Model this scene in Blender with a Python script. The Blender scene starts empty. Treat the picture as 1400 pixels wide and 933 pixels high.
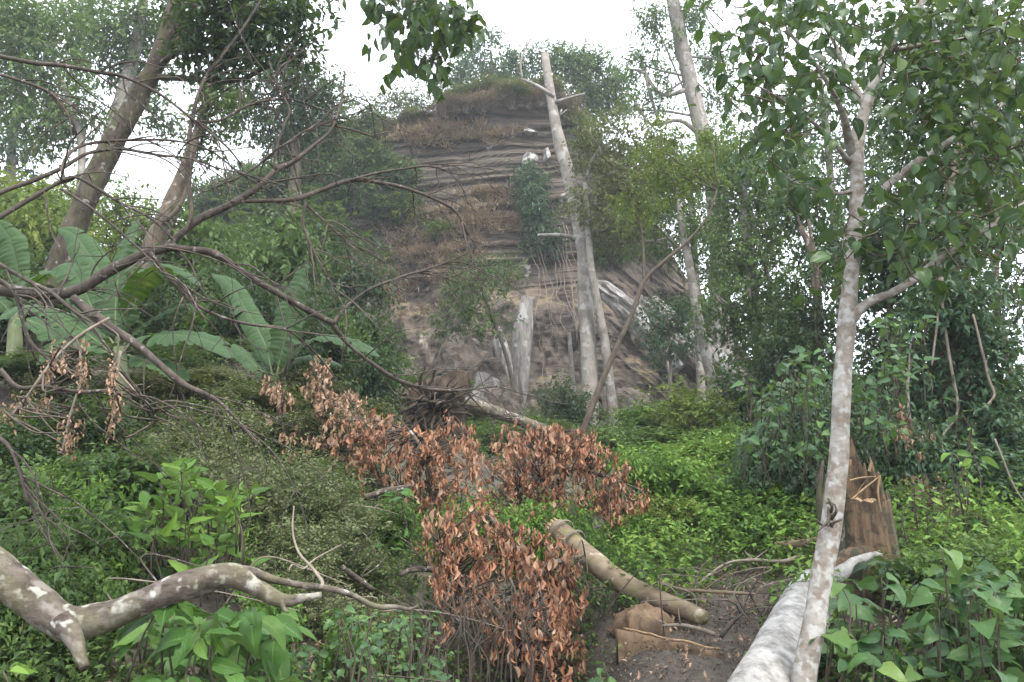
import bpy, math, random
import numpy as np

# ------------------------------------------------------------------ camera, sky, sun, exposure
scene = bpy.context.scene
col = scene.collection
F, PITCH = 1090.0, math.radians(14.0)
CAM = np.array([0.0, 0.0, 1.6])
cd = bpy.data.cameras.new('camera'); cam = bpy.data.objects.new('camera', cd); col.objects.link(cam)
cam.location = CAM; cam.rotation_euler = (math.pi/2 + PITCH, 0, 0)
cd.sensor_width = 36; cd.lens = F/1400*36; cd.clip_start = 0.05; cd.clip_end = 3000
scene.camera = cam

SUN_EL, SUN_AZ = math.radians(58), math.radians(150)
world = bpy.data.worlds.new('World'); scene.world = world; world.use_nodes = True
nt = world.node_tree; nt.nodes.clear()
wo = nt.nodes.new('ShaderNodeOutputWorld'); bg = nt.nodes.new('ShaderNodeBackground')
sk = nt.nodes.new('ShaderNodeTexSky'); sk.sky_type = 'NISHITA'; sk.sun_disc = False
sk.sun_elevation = SUN_EL; sk.sun_rotation = SUN_AZ; sk.air_density = 1.0; sk.dust_density = 4.0; sk.ozone_density = 1.0
mx = nt.nodes.new('ShaderNodeMix'); mx.data_type = 'RGBA'; mx.inputs[0].default_value = 0.72
mx.inputs[7].default_value = (8.6, 9.1, 9.6, 1)          # thin bright overcast over the blue
nt.links.new(sk.outputs[0], mx.inputs[6]); nt.links.new(mx.outputs[2], bg.inputs[0])
bg.inputs[1].default_value = 0.12
nt.links.new(bg.outputs[0], wo.inputs[0])
sd = bpy.data.lights.new('sun', 'SUN'); sun = bpy.data.objects.new('sun', sd); col.objects.link(sun)
sd.energy = 1.3; sd.angle = math.radians(14); sd.color = (1, 0.97, 0.92)
sun.location = (0, 0, 60)
sun.rotation_euler = (math.pi/2 - SUN_EL, 0, math.pi - SUN_AZ)
vs = scene.view_settings
vs.view_transform = 'Standard'; vs.look = 'None'; vs.gamma = 1.0; vs.use_curve_mapping = False
vs.exposure = 1.75
cy = scene.cycles
cy.max_bounces = 5; cy.diffuse_bounces = 3; cy.glossy_bounces = 2; cy.transmission_bounces = 3
cy.volume_bounces = 0; cy.transparent_max_bounces = 4
cy.use_adaptive_sampling = True; cy.adaptive_threshold = 0.02
cy.use_denoising = True
cy.caustics_reflective = False; cy.caustics_refractive = False

# ------------------------------------------------------------------ maths helpers
rng = np.random.default_rng(7)
SP, CP = math.sin(PITCH), math.cos(PITCH)
def ray(px, py):
    x = (px-700)/F; y = (466.5-py)/F
    return np.array([x, CP - y*SP, SP + y*CP])
def at(px, py, Y):
    d = ray(px, py)
    return CAM + d*(Y/d[1])
def unit(a):
    return a/np.maximum(np.linalg.norm(a, axis=-1, keepdims=True), 1e-9)
_perm = np.random.default_rng(3).permutation(256); _val = np.random.default_rng(4).random(256)*2-1
def vnoise(p):
    p = np.asarray(p, float); i = np.floor(p).astype(int); f = p-i; u = f*f*(3-2*f)
    def hs(a, b, c): return _val[_perm[(_perm[(_perm[(i[..., 0]+a) & 255]+i[..., 1]+b) & 255]+i[..., 2]+c) & 255]]
    ux, uy, uz = u[..., 0], u[..., 1], u[..., 2]
    x00 = hs(0,0,0)*(1-ux)+hs(1,0,0)*ux; x10 = hs(0,1,0)*(1-ux)+hs(1,1,0)*ux
    x01 = hs(0,0,1)*(1-ux)+hs(1,0,1)*ux; x11 = hs(0,1,1)*(1-ux)+hs(1,1,1)*ux
    return (x00*(1-uy)+x10*uy)*(1-uz)+(x01*(1-uy)+x11*uy)*uz
def fbm(p, o=4):
    p = np.asarray(p, float); s = 0; a = .5
    for k in range(o): s = s+a*vnoise(p*(2**k)+k*17.3); a *= .5
    return s
def sstep(t):
    t = np.clip(t, 0, 1); return t*t*(3-2*t)
_py = np.arange(-60, 420, .25)
_pz = np.interp(_py, [-60, -10, 0, 3, 5, 7, 10, 14, 22, 30, 34, 60, 420], [-8, -1.2, 0, .3, .62, 1.15, 1.95, 2.75, 4.3, 6.1, 6.7, 7.5, 8])
_k = np.exp(-.5*(np.arange(-8, 9)/3.)**2); _k /= _k.sum()
_pz = np.convolve(np.pad(_pz, 8, mode='edge'), _k, mode='valid')
def ground(x, y):
    x = np.asarray(x, float); y = np.asarray(y, float)
    z = np.interp(y, _py, _pz)
    z = z + 1.5*sstep((-x-.8)/4)*sstep((y-4)/7)*(1-sstep((y-18)/14))
    z = z + .45*sstep((-x-.4)/1.6)*sstep((y-.8)/2)
    z = z + .25*sstep((x-1.6)/2)*sstep((y-2)/3)
    z = z + 5.2*sstep((-x-1.8)/7)*sstep((y-11)/17)*(1-sstep((y-36)/10))
    z = z - .5*np.exp(-((x+.02)/.62)**4)*sstep((y-3.2)/1.6)*(1-sstep((y-5.9)/1.2))
    p = np.stack([x, y, np.zeros_like(x)], -1)
    return z + .10*fbm(p*.9, 3)*sstep((y-1)/4) + .25*fbm(p*.25, 2)*sstep((y-3)/6)
def gz(x, y): return float(ground(np.array([x]), np.array([y]))[0])

# ------------------------------------------------------------------ mesh helpers
class Acc:
    def __init__(s): s.V = []; s.Q = []; s.T = []; s.A = []; s.B = []; s.n = 0
    def add(s, V, Q=None, T=None, a=0.0, b=0.0):
        V = np.asarray(V, float).reshape(-1, 3); m = len(V)
        s.V.append(V)
        s.A.append(np.broadcast_to(np.asarray(a, float), (m,)) if np.ndim(a) < 2 else a)
        s.B.append(np.broadcast_to(np.asarray(b, float), (m,)))
        if Q is not None and len(Q): s.Q.append(np.asarray(Q)+s.n)
        if T is not None and len(T): s.T.append(np.asarray(T)+s.n)
        s.n += m
    def mesh(s, name, base=(0, 0, 0), smooth=True):
        V = np.concatenate(s.V)-np.asarray(base, float)
        Q = np.concatenate(s.Q) if s.Q else np.zeros((0, 4), int)
        T = np.concatenate(s.T) if s.T else np.zeros((0, 3), int)
        used = np.unique(np.concatenate([Q.ravel(), T.ravel()])); A_ = np.concatenate(s.A); B_ = np.concatenate(s.B)
        if len(used) < len(V):
            mp = np.zeros(len(V), int); mp[used] = np.arange(len(used)); V = V[used]; Q = mp[Q]; T = mp[T]; A_ = A_[used]; B_ = B_[used]
        me = bpy.data.meshes.new(name)
        me.vertices.add(len(V)); me.vertices.foreach_set('co', V.astype(np.float32).ravel())
        li = np.concatenate([Q.ravel(), T.ravel()]).astype(np.int32)
        ls = np.concatenate([np.arange(len(Q))*4, len(Q)*4+np.arange(len(T))*3]).astype(np.int32)
        me.loops.add(len(li)); me.loops.foreach_set('vertex_index', li)
        me.polygons.add(len(ls)); me.polygons.foreach_set('loop_start', ls)
        me.polygons.foreach_set('use_smooth', np.full(len(ls), smooth))
        me.update(calc_edges=True)
        for nm, src in (('v', A_), ('rib', B_)):
            at_ = me.attributes.new(nm, 'FLOAT', 'POINT'); at_.data.foreach_set('value', src.astype(np.float32))
        return me
def mkobj(name, me, mat, parent=None, loc=(0, 0, 0)):
    if mat is not None and not me.materials: me.materials.append(mat)
    o = bpy.data.objects.new(name, me); col.objects.link(o); o.location = loc
    if parent is not None: o.parent = parent
    return o
class Thing:
    def __init__(s, name, label, cat, base, group=None):
        s.base = np.asarray(base, float)
        s.o = bpy.data.objects.new(name, None); col.objects.link(s.o); s.o.location = s.base
        s.o.empty_display_size = .2
        s.o['label'] = label; s.o['category'] = cat
        if group: s.o['group'] = group
    def part(s, name, acc, mat, smooth=True, stuff=False, parent=None, label=None):
        o = mkobj(name, acc.mesh(name, s.base, smooth), mat, parent or s.o)
        if stuff: o['kind'] = 'stuff'
        if label: o['label'] = label
        return o
def copy_thing(src, loc, rz, sc, label=None, group=None, mat=None):
    r = src.copy(); col.objects.link(r); r.location = loc; r.rotation_euler = (0, 0, rz); r.scale = sc
    if label: r['label'] = label
    if group: r['group'] = group
    for ch in src.children:
        c = ch.copy(); col.objects.link(c); c.parent = r
        for g in ch.children:
            d = g.copy(); col.objects.link(d); d.parent = c
    return r
def catmull(P, step):
    P = np.asarray(P, float)
    if len(P) < 3:
        n = max(2, int(np.linalg.norm(P[-1, :3]-P[0, :3])/step)+1)
        return P[0]+(P[-1]-P[0])*np.linspace(0, 1, n)[:, None]
    Q = np.vstack([2*P[0]-P[1], P, 2*P[-1]-P[-2]]); out = []
    for i in range(1, len(Q)-2):
        n = max(2, int(np.ceil(np.linalg.norm(Q[i+1, :3]-Q[i, :3])/step)))
        t = np.arange(n)[:, None]/n
        a, b, c, d = Q[i-1], Q[i], Q[i+1], Q[i+2]
        out.append(.5*((2*b)+(-a+c)*t+(2*a-5*b+4*c-d)*t**2+(-a+3*b-3*c+d)*t**3))
    out.append(P[-1:]); return np.vstack(out)
def tube(acc, P, sides=8, step=.1, bump=.08, bf=6., wob=0., a=0.0, cap=True):
    """P: n x 4 (xyz, radius)"""
    C = catmull(P, step); X = C[:, :3].copy(); R = np.maximum(C[:, 3], .0012); n = len(X)
    if wob: X = X+wob*np.stack([vnoise(X*2.3+k*31.7) for k in range(3)], -1)*np.linspace(0, 1, n)[:, None]**.3
    Tn = unit(np.gradient(X, axis=0))
    ref = np.array([.3, .9, .2]) if abs(Tn[0] @ np.array([.3, .9, .2])) < .9 else np.array([1., 0, 0])
    U = np.zeros_like(X); u = np.cross(Tn[0], ref)
    for i in range(n):
        u = u-Tn[i]*(u @ Tn[i]); u /= np.linalg.norm(u); U[i] = u
    W = np.cross(Tn, U)
    th = np.arange(sides)*2*math.pi/sides
    rad = R[:, None]*np.ones(sides)
    ring = U[:, None, :]*np.cos(th)[None, :, None]+W[:, None, :]*np.sin(th)[None, :, None]
    if bump:
        rad = rad*(1+bump*vnoise((X[:, None, :]+ring*R[:, None, None])*bf)+bump*.8*vnoise(X[:, None, :]*bf*.35+7.7))
    V = (X[:, None, :]+ring*rad[:, :, None]).reshape(-1, 3)
    i = np.arange(n-1)[:, None]*sides; j = np.arange(sides)[None, :]; j2 = (j+1) % sides
    Q = np.stack([i+j, i+j2, i+sides+j2, i+sides+j], -1).reshape(-1, 4)
    T = None
    if cap:
        V = np.vstack([V, X[0], X[-1]]); k = n*sides; j = np.arange(sides); j2 = (j+1) % sides
        T = np.vstack([np.stack([np.full(sides, k), j2, j], -1), np.stack([np.full(sides, k+1), (n-1)*sides+j, (n-1)*sides+j2], -1)])
    acc.add(V, Q, T, a=a)
    return X
def pix_path(L, Y0, Y1=None):
    """list of (px, py, r_px[, Y]) -> n x 4 world path; Y runs from Y0 to Y1"""
    n = len(L); out = []
    for k, e in enumerate(L):
        Y = e[3] if len(e) > 3 else Y0+((Y1 if Y1 is not None else Y0)-Y0)*k/max(1, n-1)
        p = at(e[0], e[1], Y); dist = np.linalg.norm(p-CAM)
        out.append([*p, .72*e[2]*dist/F/math.sqrt(1+((e[0]-700)/F)**2+((e[1]-466.5)/F)**2)*1.0])
    return np.array(out)

# ------------------------------------------------------------------ materials
def newmat(name):
    m = bpy.data.materials.new(name); m.use_nodes = True; t = m.node_tree
    for n in list(t.nodes): t.nodes.remove(n)
    out = t.nodes.new('ShaderNodeOutputMaterial'); b = t.nodes.new('ShaderNodeBsdfPrincipled')
    t.links.new(b.outputs[0], out.inputs[0]); return m, t, b, out
def ramp(t, stops):
    r = t.nodes.new('ShaderNodeValToRGB'); e = r.color_ramp.elements
    while len(e) > 1: e.remove(e[-1])
    e[0].position = stops[0][0]; e[0].color = (*stops[0][1], 1)
    for p, c in stops[1:]:
        x = e.new(p); x.color = (*c, 1)
    return r
def mth(t, op, a, b=None, c=None):
    n = t.nodes.new('ShaderNodeMath'); n.operation = op
    for k, v in enumerate((a, b, c)):
        if v is None: continue
        if isinstance(v, (int, float)): n.inputs[k].default_value = v
        else: t.links.new(v, n.inputs[k])
    return n.outputs[0]
def noise_n(t, scale, detail=4, rough=.6, coord='Object', vec=None, mapscale=None):
    n = t.nodes.new('ShaderNodeTexNoise'); n.inputs['Scale'].default_value = scale
    n.inputs['Detail'].default_value = detail; n.inputs['Roughness'].default_value = rough
    if coord == 'World':
        g = t.nodes.new('ShaderNodeNewGeometry'); s = g.outputs['Position']
    else:
        s = t.nodes.new('ShaderNodeTexCoord').outputs[coord]
    if mapscale:
        mp = t.nodes.new('ShaderNodeMapping'); mp.inputs['Scale'].default_value = mapscale
        t.links.new(s, mp.inputs[0]); s = mp.outputs[0]
    t.links.new(s, n.inputs['Vector']); return n.outputs['Fac']
def mixc(t, f, a, b, mode='MIX'):
    n = t.nodes.new('ShaderNodeMix'); n.data_type = 'RGBA'; n.blend_type = mode
    for k, v in ((0, f), (6, a), (7, b)):
        if isinstance(v, (int, float)): n.inputs[k].default_value = v
        elif isinstance(v, tuple): n.inputs[k].default_value = (*v, 1)
        else: t.links.new(v, n.inputs[k])
    return n.outputs[2]
def leafmat(name, stops, trans=.3, rough=.5, spec=.22, under=None, rib=None, ribw=.1, spots=None):
    m, t, b, out = newmat(name)
    a = t.nodes.new('ShaderNodeAttribute'); a.attribute_name = 'v'
    oi = t.nodes.new('ShaderNodeObjectInfo')
    v = mth(t, 'FRACT', mth(t, 'ADD', a.outputs['Fac'], oi.outputs['Random']))
    big = noise_n(t, .9, 2, .5, 'World')
    v = mth(t, 'ADD', mth(t, 'MULTIPLY', v, .75), mth(t, 'MULTIPLY', mth(t, 'SUBTRACT', big, .5), .9))
    v = mth(t, 'ADD', v, .1)
    r = ramp(t, stops); t.links.new(v, r.inputs[0]); c = r.outputs[0]
    if rib:
        ra = t.nodes.new('ShaderNodeAttribute'); ra.attribute_name = 'rib'
        f = mth(t, 'LESS_THAN', ra.outputs['Fac'], ribw)
        c = mixc(t, mth(t, 'MULTIPLY', f, .8), c, rib)
    if spots:
        n = noise_n(t, spots[0], 3, .6, 'World')
        c = mixc(t, mth(t, 'MULTIPLY', mth(t, 'GREATER_THAN', n, spots[1]), spots[3]), c, spots[2])
    if under:
        g = t.nodes.new('ShaderNodeNewGeometry'); c = mixc(t, mth(t, 'MULTIPLY', g.outputs['Backfacing'], .6), c, under)
    t.links.new(c, b.inputs['Base Color'])
    b.inputs['Roughness'].default_value = rough; b.inputs['Specular IOR Level'].default_value = spec
    if rib:
        bp = t.nodes.new('ShaderNodeBump'); bp.inputs['Strength'].default_value = .5; bp.inputs['Distance'].default_value = .006
        t.links.new(noise_n(t, 45, 3, .6, 'World'), bp.inputs['Height']); t.links.new(bp.outputs[0], b.inputs['Normal'])
    if trans:
        tr = t.nodes.new('ShaderNodeBsdfTranslucent'); t.links.new(mixc(t, .35, c, (.20, .30, .02) if under is None or under[1] > under[0] else (.26, .15, .08)), tr.inputs[0])
        ms = t.nodes.new('ShaderNodeMixShader'); ms.inputs[0].default_value = trans
        t.links.new(b.outputs[0], ms.inputs[1]); t.links.new(tr.outputs[0], ms.inputs[2]); t.links.new(ms.outputs[0], out.inputs[0])
    return m
def barkmat(name, dark, light, scale=8, lichen=None, lich=(14, .62), patch=None, pat=(3, .6), stretch=(1, 1, .35), bump=.6, ring=0, moss=None, soft=.02):
    m, t, b, out = newmat(name)
    n1 = noise_n(t, scale, 6, .65, 'Object', mapscale=stretch); n2 = noise_n(t, scale*5, 4, .6, 'Object', mapscale=stretch)
    f = mth(t, 'ADD', mth(t, 'MULTIPLY', n1, .7), mth(t, 'MULTIPLY', n2, .3))
    r = ramp(t, [(.36, dark), (.62, light)]); t.links.new(f, r.inputs[0]); c = r.outputs[0]; h = f
    if patch:
        n = noise_n(t, pat[0], 3, .55, 'Object'); k = ramp(t, [(pat[1]-.05, (0, 0, 0)), (pat[1]+.05, (1, 1, 1))]); t.links.new(n, k.inputs[0])
        c = mixc(t, mth(t, 'MULTIPLY', k.outputs[0], .85), c, patch)
    if lichen:
        n = noise_n(t, lich[0], 2, .5, 'Object'); k = ramp(t, [(lich[1]-soft, (0, 0, 0)), (lich[1]+soft, (1, 1, 1))]); t.links.new(n, k.inputs[0])
        c = mixc(t, k.outputs[0], c, mixc(t, n2, lichen, tuple(x*.7 for x in lichen)))
    if moss:
        n = noise_n(t, 5, 4, .6, 'Object'); k = ramp(t, [(.48, (0, 0, 0)), (.64, (1, 1, 1))]); t.links.new(n, k.inputs[0])
        c = mixc(t, mth(t, 'MULTIPLY', k.outputs[0], .7), c, moss)
    t.links.new(c, b.inputs['Base Color']); b.inputs['Roughness'].default_value = .85; b.inputs['Specular IOR Level'].default_value = .2
    bp = t.nodes.new('ShaderNodeBump'); bp.inputs['Strength'].default_value = bump; bp.inputs['Distance'].default_value = .02
    t.links.new(h, bp.inputs['Height']); t.links.new(bp.outputs[0], b.inputs['Normal'])
    return m
M = {}
M['leaf_mid'] = leafmat('leaf_mid_green', [(0, (.022, .045, .012)), (.35, (.045, .085, .022)), (.65, (.075, .13, .03)), (1, (.13, .18, .05))], under=(.09, .13, .07))
M['leaf_bright'] = leafmat('leaf_bright_green', [(0, (.04, .095, .016)), (.4, (.09, .185, .028)), (.75, (.145, .25, .04)), (1, (.22, .29, .06))], under=(.12, .19, .07), trans=.35)
M['leaf_yellow'] = leafmat('leaf_yellow_green', [(0, (.045, .075, .016)), (.5, (.105, .155, .026)), (1, (.21, .22, .05))], under=(.13, .17, .06), trans=.35)
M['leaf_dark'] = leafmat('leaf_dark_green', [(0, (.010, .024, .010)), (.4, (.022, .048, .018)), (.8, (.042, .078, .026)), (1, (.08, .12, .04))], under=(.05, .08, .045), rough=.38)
M['leaf_blue'] = leafmat('leaf_blue_green', [(0, (.018, .042, .022)), (.4, (.035, .078, .038)), (.8, (.065, .12, .06)), (1, (.11, .16, .09))], under=(.09, .13, .08), rough=.42, spec=.28)
M['leaf_grey'] = leafmat('leaf_grey_green', [(0, (.045, .062, .024)), (.4, (.10, .125, .05)), (.8, (.15, .17, .08)), (.93, (.19, .19, .10)), (1, (.30, .28, .2))], under=(.12, .13, .08))
M['leaf_olive'] = leafmat('leaf_olive', [(0, (.035, .042, .016)), (.5, (.085, .095, .034)), (1, (.16, .15, .07))], under=(.11, .12, .06))
M['leaf_dry'] = leafmat('leaf_dry_brush', [(0, (.06, .05, .032)), (.5, (.14, .12, .075)), (.75, (.21, .18, .115)), (1, (.11, .13, .05))], under=(.14, .11, .07), trans=.2)
M['leaf_big'] = leafmat('leaf_young_tree', [(0, (.014, .036, .014)), (.4, (.027, .06, .022)), (.75, (.05, .098, .03)), (1, (.12, .16, .04))], under=(.07, .115, .07), rough=.42, spec=.28, rib=(.10, .15, .06), ribw=.05, spots=(38, .66, (.10, .075, .03), .6))
M['leaf_heart'] = leafmat('leaf_heart', [(0, (.018, .05, .016)), (.4, (.034, .084, .028)), (.75, (.06, .13, .034)), (1, (.13, .20, .045))], under=(.08, .14, .07), rough=.42, spec=.28, rib=(.08, .14, .055), ribw=.05, spots=(34, .67, (.12, .10, .03), .65))
M['leaf_serrate'] = leafmat('leaf_serrate', [(0, (.03, .075, .018)), (.5, (.058, .135, .027)), (1, (.12, .20, .04))], under=(.11, .2, .08), rough=.42, rib=(.13, .22, .06), ribw=.05, spots=(30, .67, (.14, .11, .03), .6))
M['leaf_dead'] = leafmat('leaf_withered', [(0, (.06, .026, .016)), (.3, (.17, .072, .042)), (.6, (.30, .138, .075)), (.85, (.41, .225, .13)), (1, (.48, .31, .20))], under=(.34, .16, .09), trans=.12, rough=.6, spec=.25)
M['leaf_tan'] = leafmat('leaf_withered_tan', [(0, (.12, .07, .044)), (.4, (.23, .142, .09)), (.8, (.35, .235, .16)), (1, (.43, .32, .23))], under=(.32, .2, .125), trans=.06, rough=.6, spec=.25)
M['banana'] = leafmat('banana_leaf', [(0, (.015, .045, .010)), (.5, (.026, .070, .015)), (1, (.05, .10, .024))], under=(.07, .115, .06), trans=.3, rough=.6, spec=.15, rib=(.09, .14, .05), ribw=.04, spots=(7, .66, (.16, .12, .05), .6))
M['grass_dry'] = leafmat('dry_grass', [(0, (.16, .13, .085)), (.5, (.30, .25, .17)), (1, (.42, .36, .26))], under=(.3, .2, .12), trans=.2)
M['bark_young'] = barkmat('bark_young_tree', (.15, .125, .102), (.30, .275, .245), 5, lichen=(.40, .39, .365), lich=(21, .56), patch=(.165, .13, .10), pat=(17, .57), stretch=(1, 1, 1.6), bump=.5, soft=.07)
M['bark_branch'] = barkmat('bark_fallen_branch', (.03, .023, .018), (.12, .097, .08), 18, patch=(.19, .17, .15), pat=(11, .58), soft=.045, lichen=(.40, .39, .36), lich=(20, .625), stretch=(.4, 1, 1), bump=.5, moss=(.13, .12, .07))
M['bark_pale'] = barkmat('bark_pale', (.12, .105, .09), (.26, .235, .205), 5, lichen=(.32, .305, .28), lich=(3, .6), patch=(.13, .11, .09), pat=(2.6, .58), bump=.5)
M['bark_log'] = barkmat('bark_silver_log', (.12, .11, .10), (.34, .33, .31), 9, patch=(.40, .39, .375), pat=(3.6, .57), stretch=(1, .5, 1), bump=.6)
M['bark_mossy'] = barkmat('bark_mossy', (.025, .019, .015), (.085, .068, .053), 6, lichen=(.22, .21, .18), lich=(9, .67), bump=1, moss=(.07, .075, .03))
M['bark_brown'] = barkmat('bark_brown', (.05, .038, .028), (.15, .118, .088), 6, lichen=(.30, .27, .23), lich=(8, .66), bump=.6)
M['bark_dead'] = barkmat('bark_dead_branch', (.030, .024, .020), (.10, .082, .068), 14, lichen=(.20, .18, .16), lich=(22, .66), bump=.4)
M['twig_pale'] = barkmat('twig_pale', (.11, .088, .068), (.25, .21, .17), 12, bump=.3)
M['twig_dark'] = barkmat('twig_dark', (.045, .036, .028), (.11, .088, .068), 14, bump=.3)
M['bark_bare'] = barkmat('bare_log', (.10, .074, .05), (.24, .185, .13), 5, lichen=(.42, .36, .28), lich=(7, .64), stretch=(.5, 1, 1), bump=.5, moss=(.13, .125, .05))
M['wood'] = barkmat('torn_wood', (.04, .027, .018), (.15, .10, .06), 12, lichen=(.05, .052, .03), lich=(7, .58), patch=(.035, .026, .019), pat=(9, .55), stretch=(1.5, 1.5, .25), bump=.9)
M['wood_pale'] = barkmat('splinter_wood', (.15, .09, .045), (.33, .235, .14), 14, stretch=(1.5, 1.5, .3), bump=.4)
M['stone_w'] = barkmat('pale_rock', (.11, .098, .088), (.29, .27, .25), 2.6, lichen=(.42, .41, .39), lich=(1.3, .6), stretch=(1.6, 1.6, .5), bump=1)
M['stone_b'] = barkmat('brown_rock', (.045, .037, .031), (.13, .105, .085), 2.4, lichen=(.2, .18, .155), lich=(1.6, .66), stretch=(1, 1, 1.8), bump=1)
M['stone_o'] = barkmat('orange_slab', (.06, .042, .027), (.21, .14, .085), 7, patch=(.075, .055, .038), pat=(4, .6), bump=.7)
M['root'] = barkmat('root_fibre', (.022, .016, .012), (.095, .07, .05), 10, bump=.6)
M['pith'] = barkmat('banana_stem', (.08, .10, .045), (.19, .21, .12), 4, bump=.2)

def groundmat():
    m, t, b, out = newmat('forest_soil')
    n1 = noise_n(t, 1.2, 6, .65, 'World'); n2 = noise_n(t, 14, 6, .7, 'World')
    f = mth(t, 'ADD', mth(t, 'MULTIPLY', n1, .5), mth(t, 'MULTIPLY', n2, .5))
    r = ramp(t, [(.34, (.035, .028, .022)), (.5, (.085, .069, .055)), (.66, (.155, .128, .102))]); t.links.new(f, r.inputs[0])
    t.links.new(r.outputs[0], b.inputs['Base Color']); b.inputs['Roughness'].default_value = .95
    bp = t.nodes.new('ShaderNodeBump'); bp.inputs['Strength'].default_value = 1; bp.inputs['Distance'].default_value = .05
    t.links.new(n2, bp.inputs['Height']); t.links.new(bp.outputs[0], b.inputs['Normal']); return m
M['ground'] = groundmat()
def cliffmat():
    m, t, b, out = newmat('layered_rock')
    g = t.nodes.new('ShaderNodeNewGeometry'); sp = t.nodes.new('ShaderNodeSeparateXYZ'); t.links.new(g.outputs['Position'], sp.inputs[0])
    strat = noise_n(t, 1.0, 7, .7, 'World', mapscale=(.14, .14, 2.6))
    fine = noise_n(t, 1.0, 6, .7, 'World', mapscale=(.5, .5, 8))
    blot = noise_n(t, .35, 5, .6, 'World')
    f = mth(t, 'ADD', mth(t, 'MULTIPLY', strat, .6), mth(t, 'MULTIPLY', fine, .4))
    rock = ramp(t, [(.38, (.018, .015, .013)), (.46, (.05, .041, .034)), (.54, (.095, .078, .064)), (.66, (.19, .157, .13))]); t.links.new(f, rock.inputs[0])
    earth = ramp(t, [(.36, (.05, .040, .033)), (.52, (.105, .084, .069)), (.70, (.18, .14, .108))]); t.links.new(noise_n(t, .8, 7, .68, 'World', mapscale=(1, 1, .55)), earth.inputs[0])
    # the bare earth lies below the layered band
    zz = mth(t, 'ADD', sp.outputs[2], mth(t, 'MULTIPLY', mth(t, 'SUBTRACT', blot, .5), 5))
    k = t.nodes.new('ShaderNodeMapRange'); k.inputs[1].default_value = 14.0; k.inputs[2].default_value = 15.6; t.links.new(zz, k.inputs[0])
    c = mixc(t, k.outputs[0], earth.outputs[0], rock.outputs[0])
    wn = noise_n(t, .55, 4, .55, 'World', mapscale=(1, 1, .8)); wk = ramp(t, [(.655, (0, 0, 0)), (.69, (1, 1, 1))]); t.links.new(wn, wk.inputs[0])
    c = mixc(t, mth(t, 'MULTIPLY', wk.outputs[0], .75), c, (.42, .39, .36))
    nz = t.nodes.new('ShaderNodeSeparateXYZ'); t.links.new(g.outputs['True Normal'], nz.inputs[0])
    gk = t.nodes.new('ShaderNodeMapRange'); gk.inputs[1].default_value = .55; gk.inputs[2].default_value = .85; t.links.new(nz.outputs[2], gk.inputs[0])
    c = mixc(t, mth(t, 'MULTIPLY', gk.outputs[0], .8), c, mixc(t, blot, (.10, .10, .04), (.26, .19, .12)))
    t.links.new(c, b.inputs['Base Color']); b.inputs['Roughness'].default_value = .95; b.inputs['Specular IOR Level'].default_value = .2
    bp = t.nodes.new('ShaderNodeBump'); bp.inputs['Strength'].default_value = 1; bp.inputs['Distance'].default_value = .12
    t.links.new(f, bp.inputs['Height']); t.links.new(bp.outputs[0], b.inputs['Normal']); return m
M['cliff'] = cliffmat()

# ------------------------------------------------------------------ leaves
FOLD = (np.array([[0, 0, 0], [-.5, .38, .10], [.5, .38, .10], [0, .5, 0.0], [0, 1, -.14]]), np.array([[0, 2, 3], [2, 4, 3], [0, 3, 1], [3, 4, 1]]))
DIAM = (np.array([[0, 0, 0], [-.5, .45, .06], [.5, .45, .06], [0, 1, -.08]]), np.array([[0, 2, 1], [2, 3, 1]]))
def frames(D, N):
    D = unit(D); N = N-D*(N*D).sum(-1, keepdims=True); N = unit(N); X = np.cross(D, N); return X, D, N
def leaves(acc, P, D, N, L, W, tpl=FOLD, v=None):
    X, D, N = frames(D, N); TV, TF = tpl; n = len(P); k = len(TV)
    V = (P[:, None, :] + X[:, None, :]*(TV[None, :, 0:1]*W[:, None, None]) + D[:, None, :]*(TV[None, :, 1:2]*L[:, None, None]) + N[:, None, :]*(TV[None, :, 2:3]*L[:, None, None]))
    T = (TF[None]+(np.arange(n)*k)[:, None, None]).reshape(-1, 3)
    if v is None: v = rng.random(n)
    acc.add(V.reshape(-1, 3), None, T, a=np.repeat(v, k), b=np.tile(np.abs(TV[:, 0]), n))
def rand_dir(n):
    return unit(rng.normal(size=(n, 3)))
def blob_sprays(c, r, n, shell=.55, gap=0.0, gf=1.6):
    """spray points inside an uneven ellipsoid"""
    c = np.asarray(c, float); r = np.asarray(r, float)
    P = np.zeros((0, 3)); O = np.zeros((0, 3)); tries = 0
    while len(P) < n and tries < 12:
        d = rand_dir(n*2); rad = rng.random(n*2)**(shell)
        lump = 1+.35*vnoise(d*2.1+c*.37)+.2*vnoise(d*5+c)
        q = c+d*r*(rad*lump)[:, None]
        keep = vnoise(q*gf/np.mean(r)+c) > gap
        P = np.vstack([P, q[keep]]); O = np.vstack([O, d[keep]]); tries += 1
    return P[:n], O[:n]
def spray(acc, P, O, per, L, W, droop=.35, spread=.8, tpl=FOLD, span=3.0, up=.7, flat=0.5):
    n = len(P)
    A = unit(O*.8+rand_dir(n)*.7+np.array([0, 0, -droop*.5+.15]))
    vb = rng.random(n)
    for k in range(per):
        t = (k+rng.random(n))/per
        pos = P+A*(t*span*L)[:, None]+rand_dir(n)*(L*.35)
        side = unit(np.cross(A, rand_dir(n)))
        D = unit(A*.45+side*spread+np.array([0, 0, -droop]))
        N = unit(rand_dir(n)*flat+np.array([0, 0, up])+O*.25)
        l = L*(.65+.6*rng.random(n)); leaves(acc, pos, D, N, l, l*W*(.85+.3*rng.random(n)), tpl, v=np.mod(vb*.6+.4*rng.random(n), 1))
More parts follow.
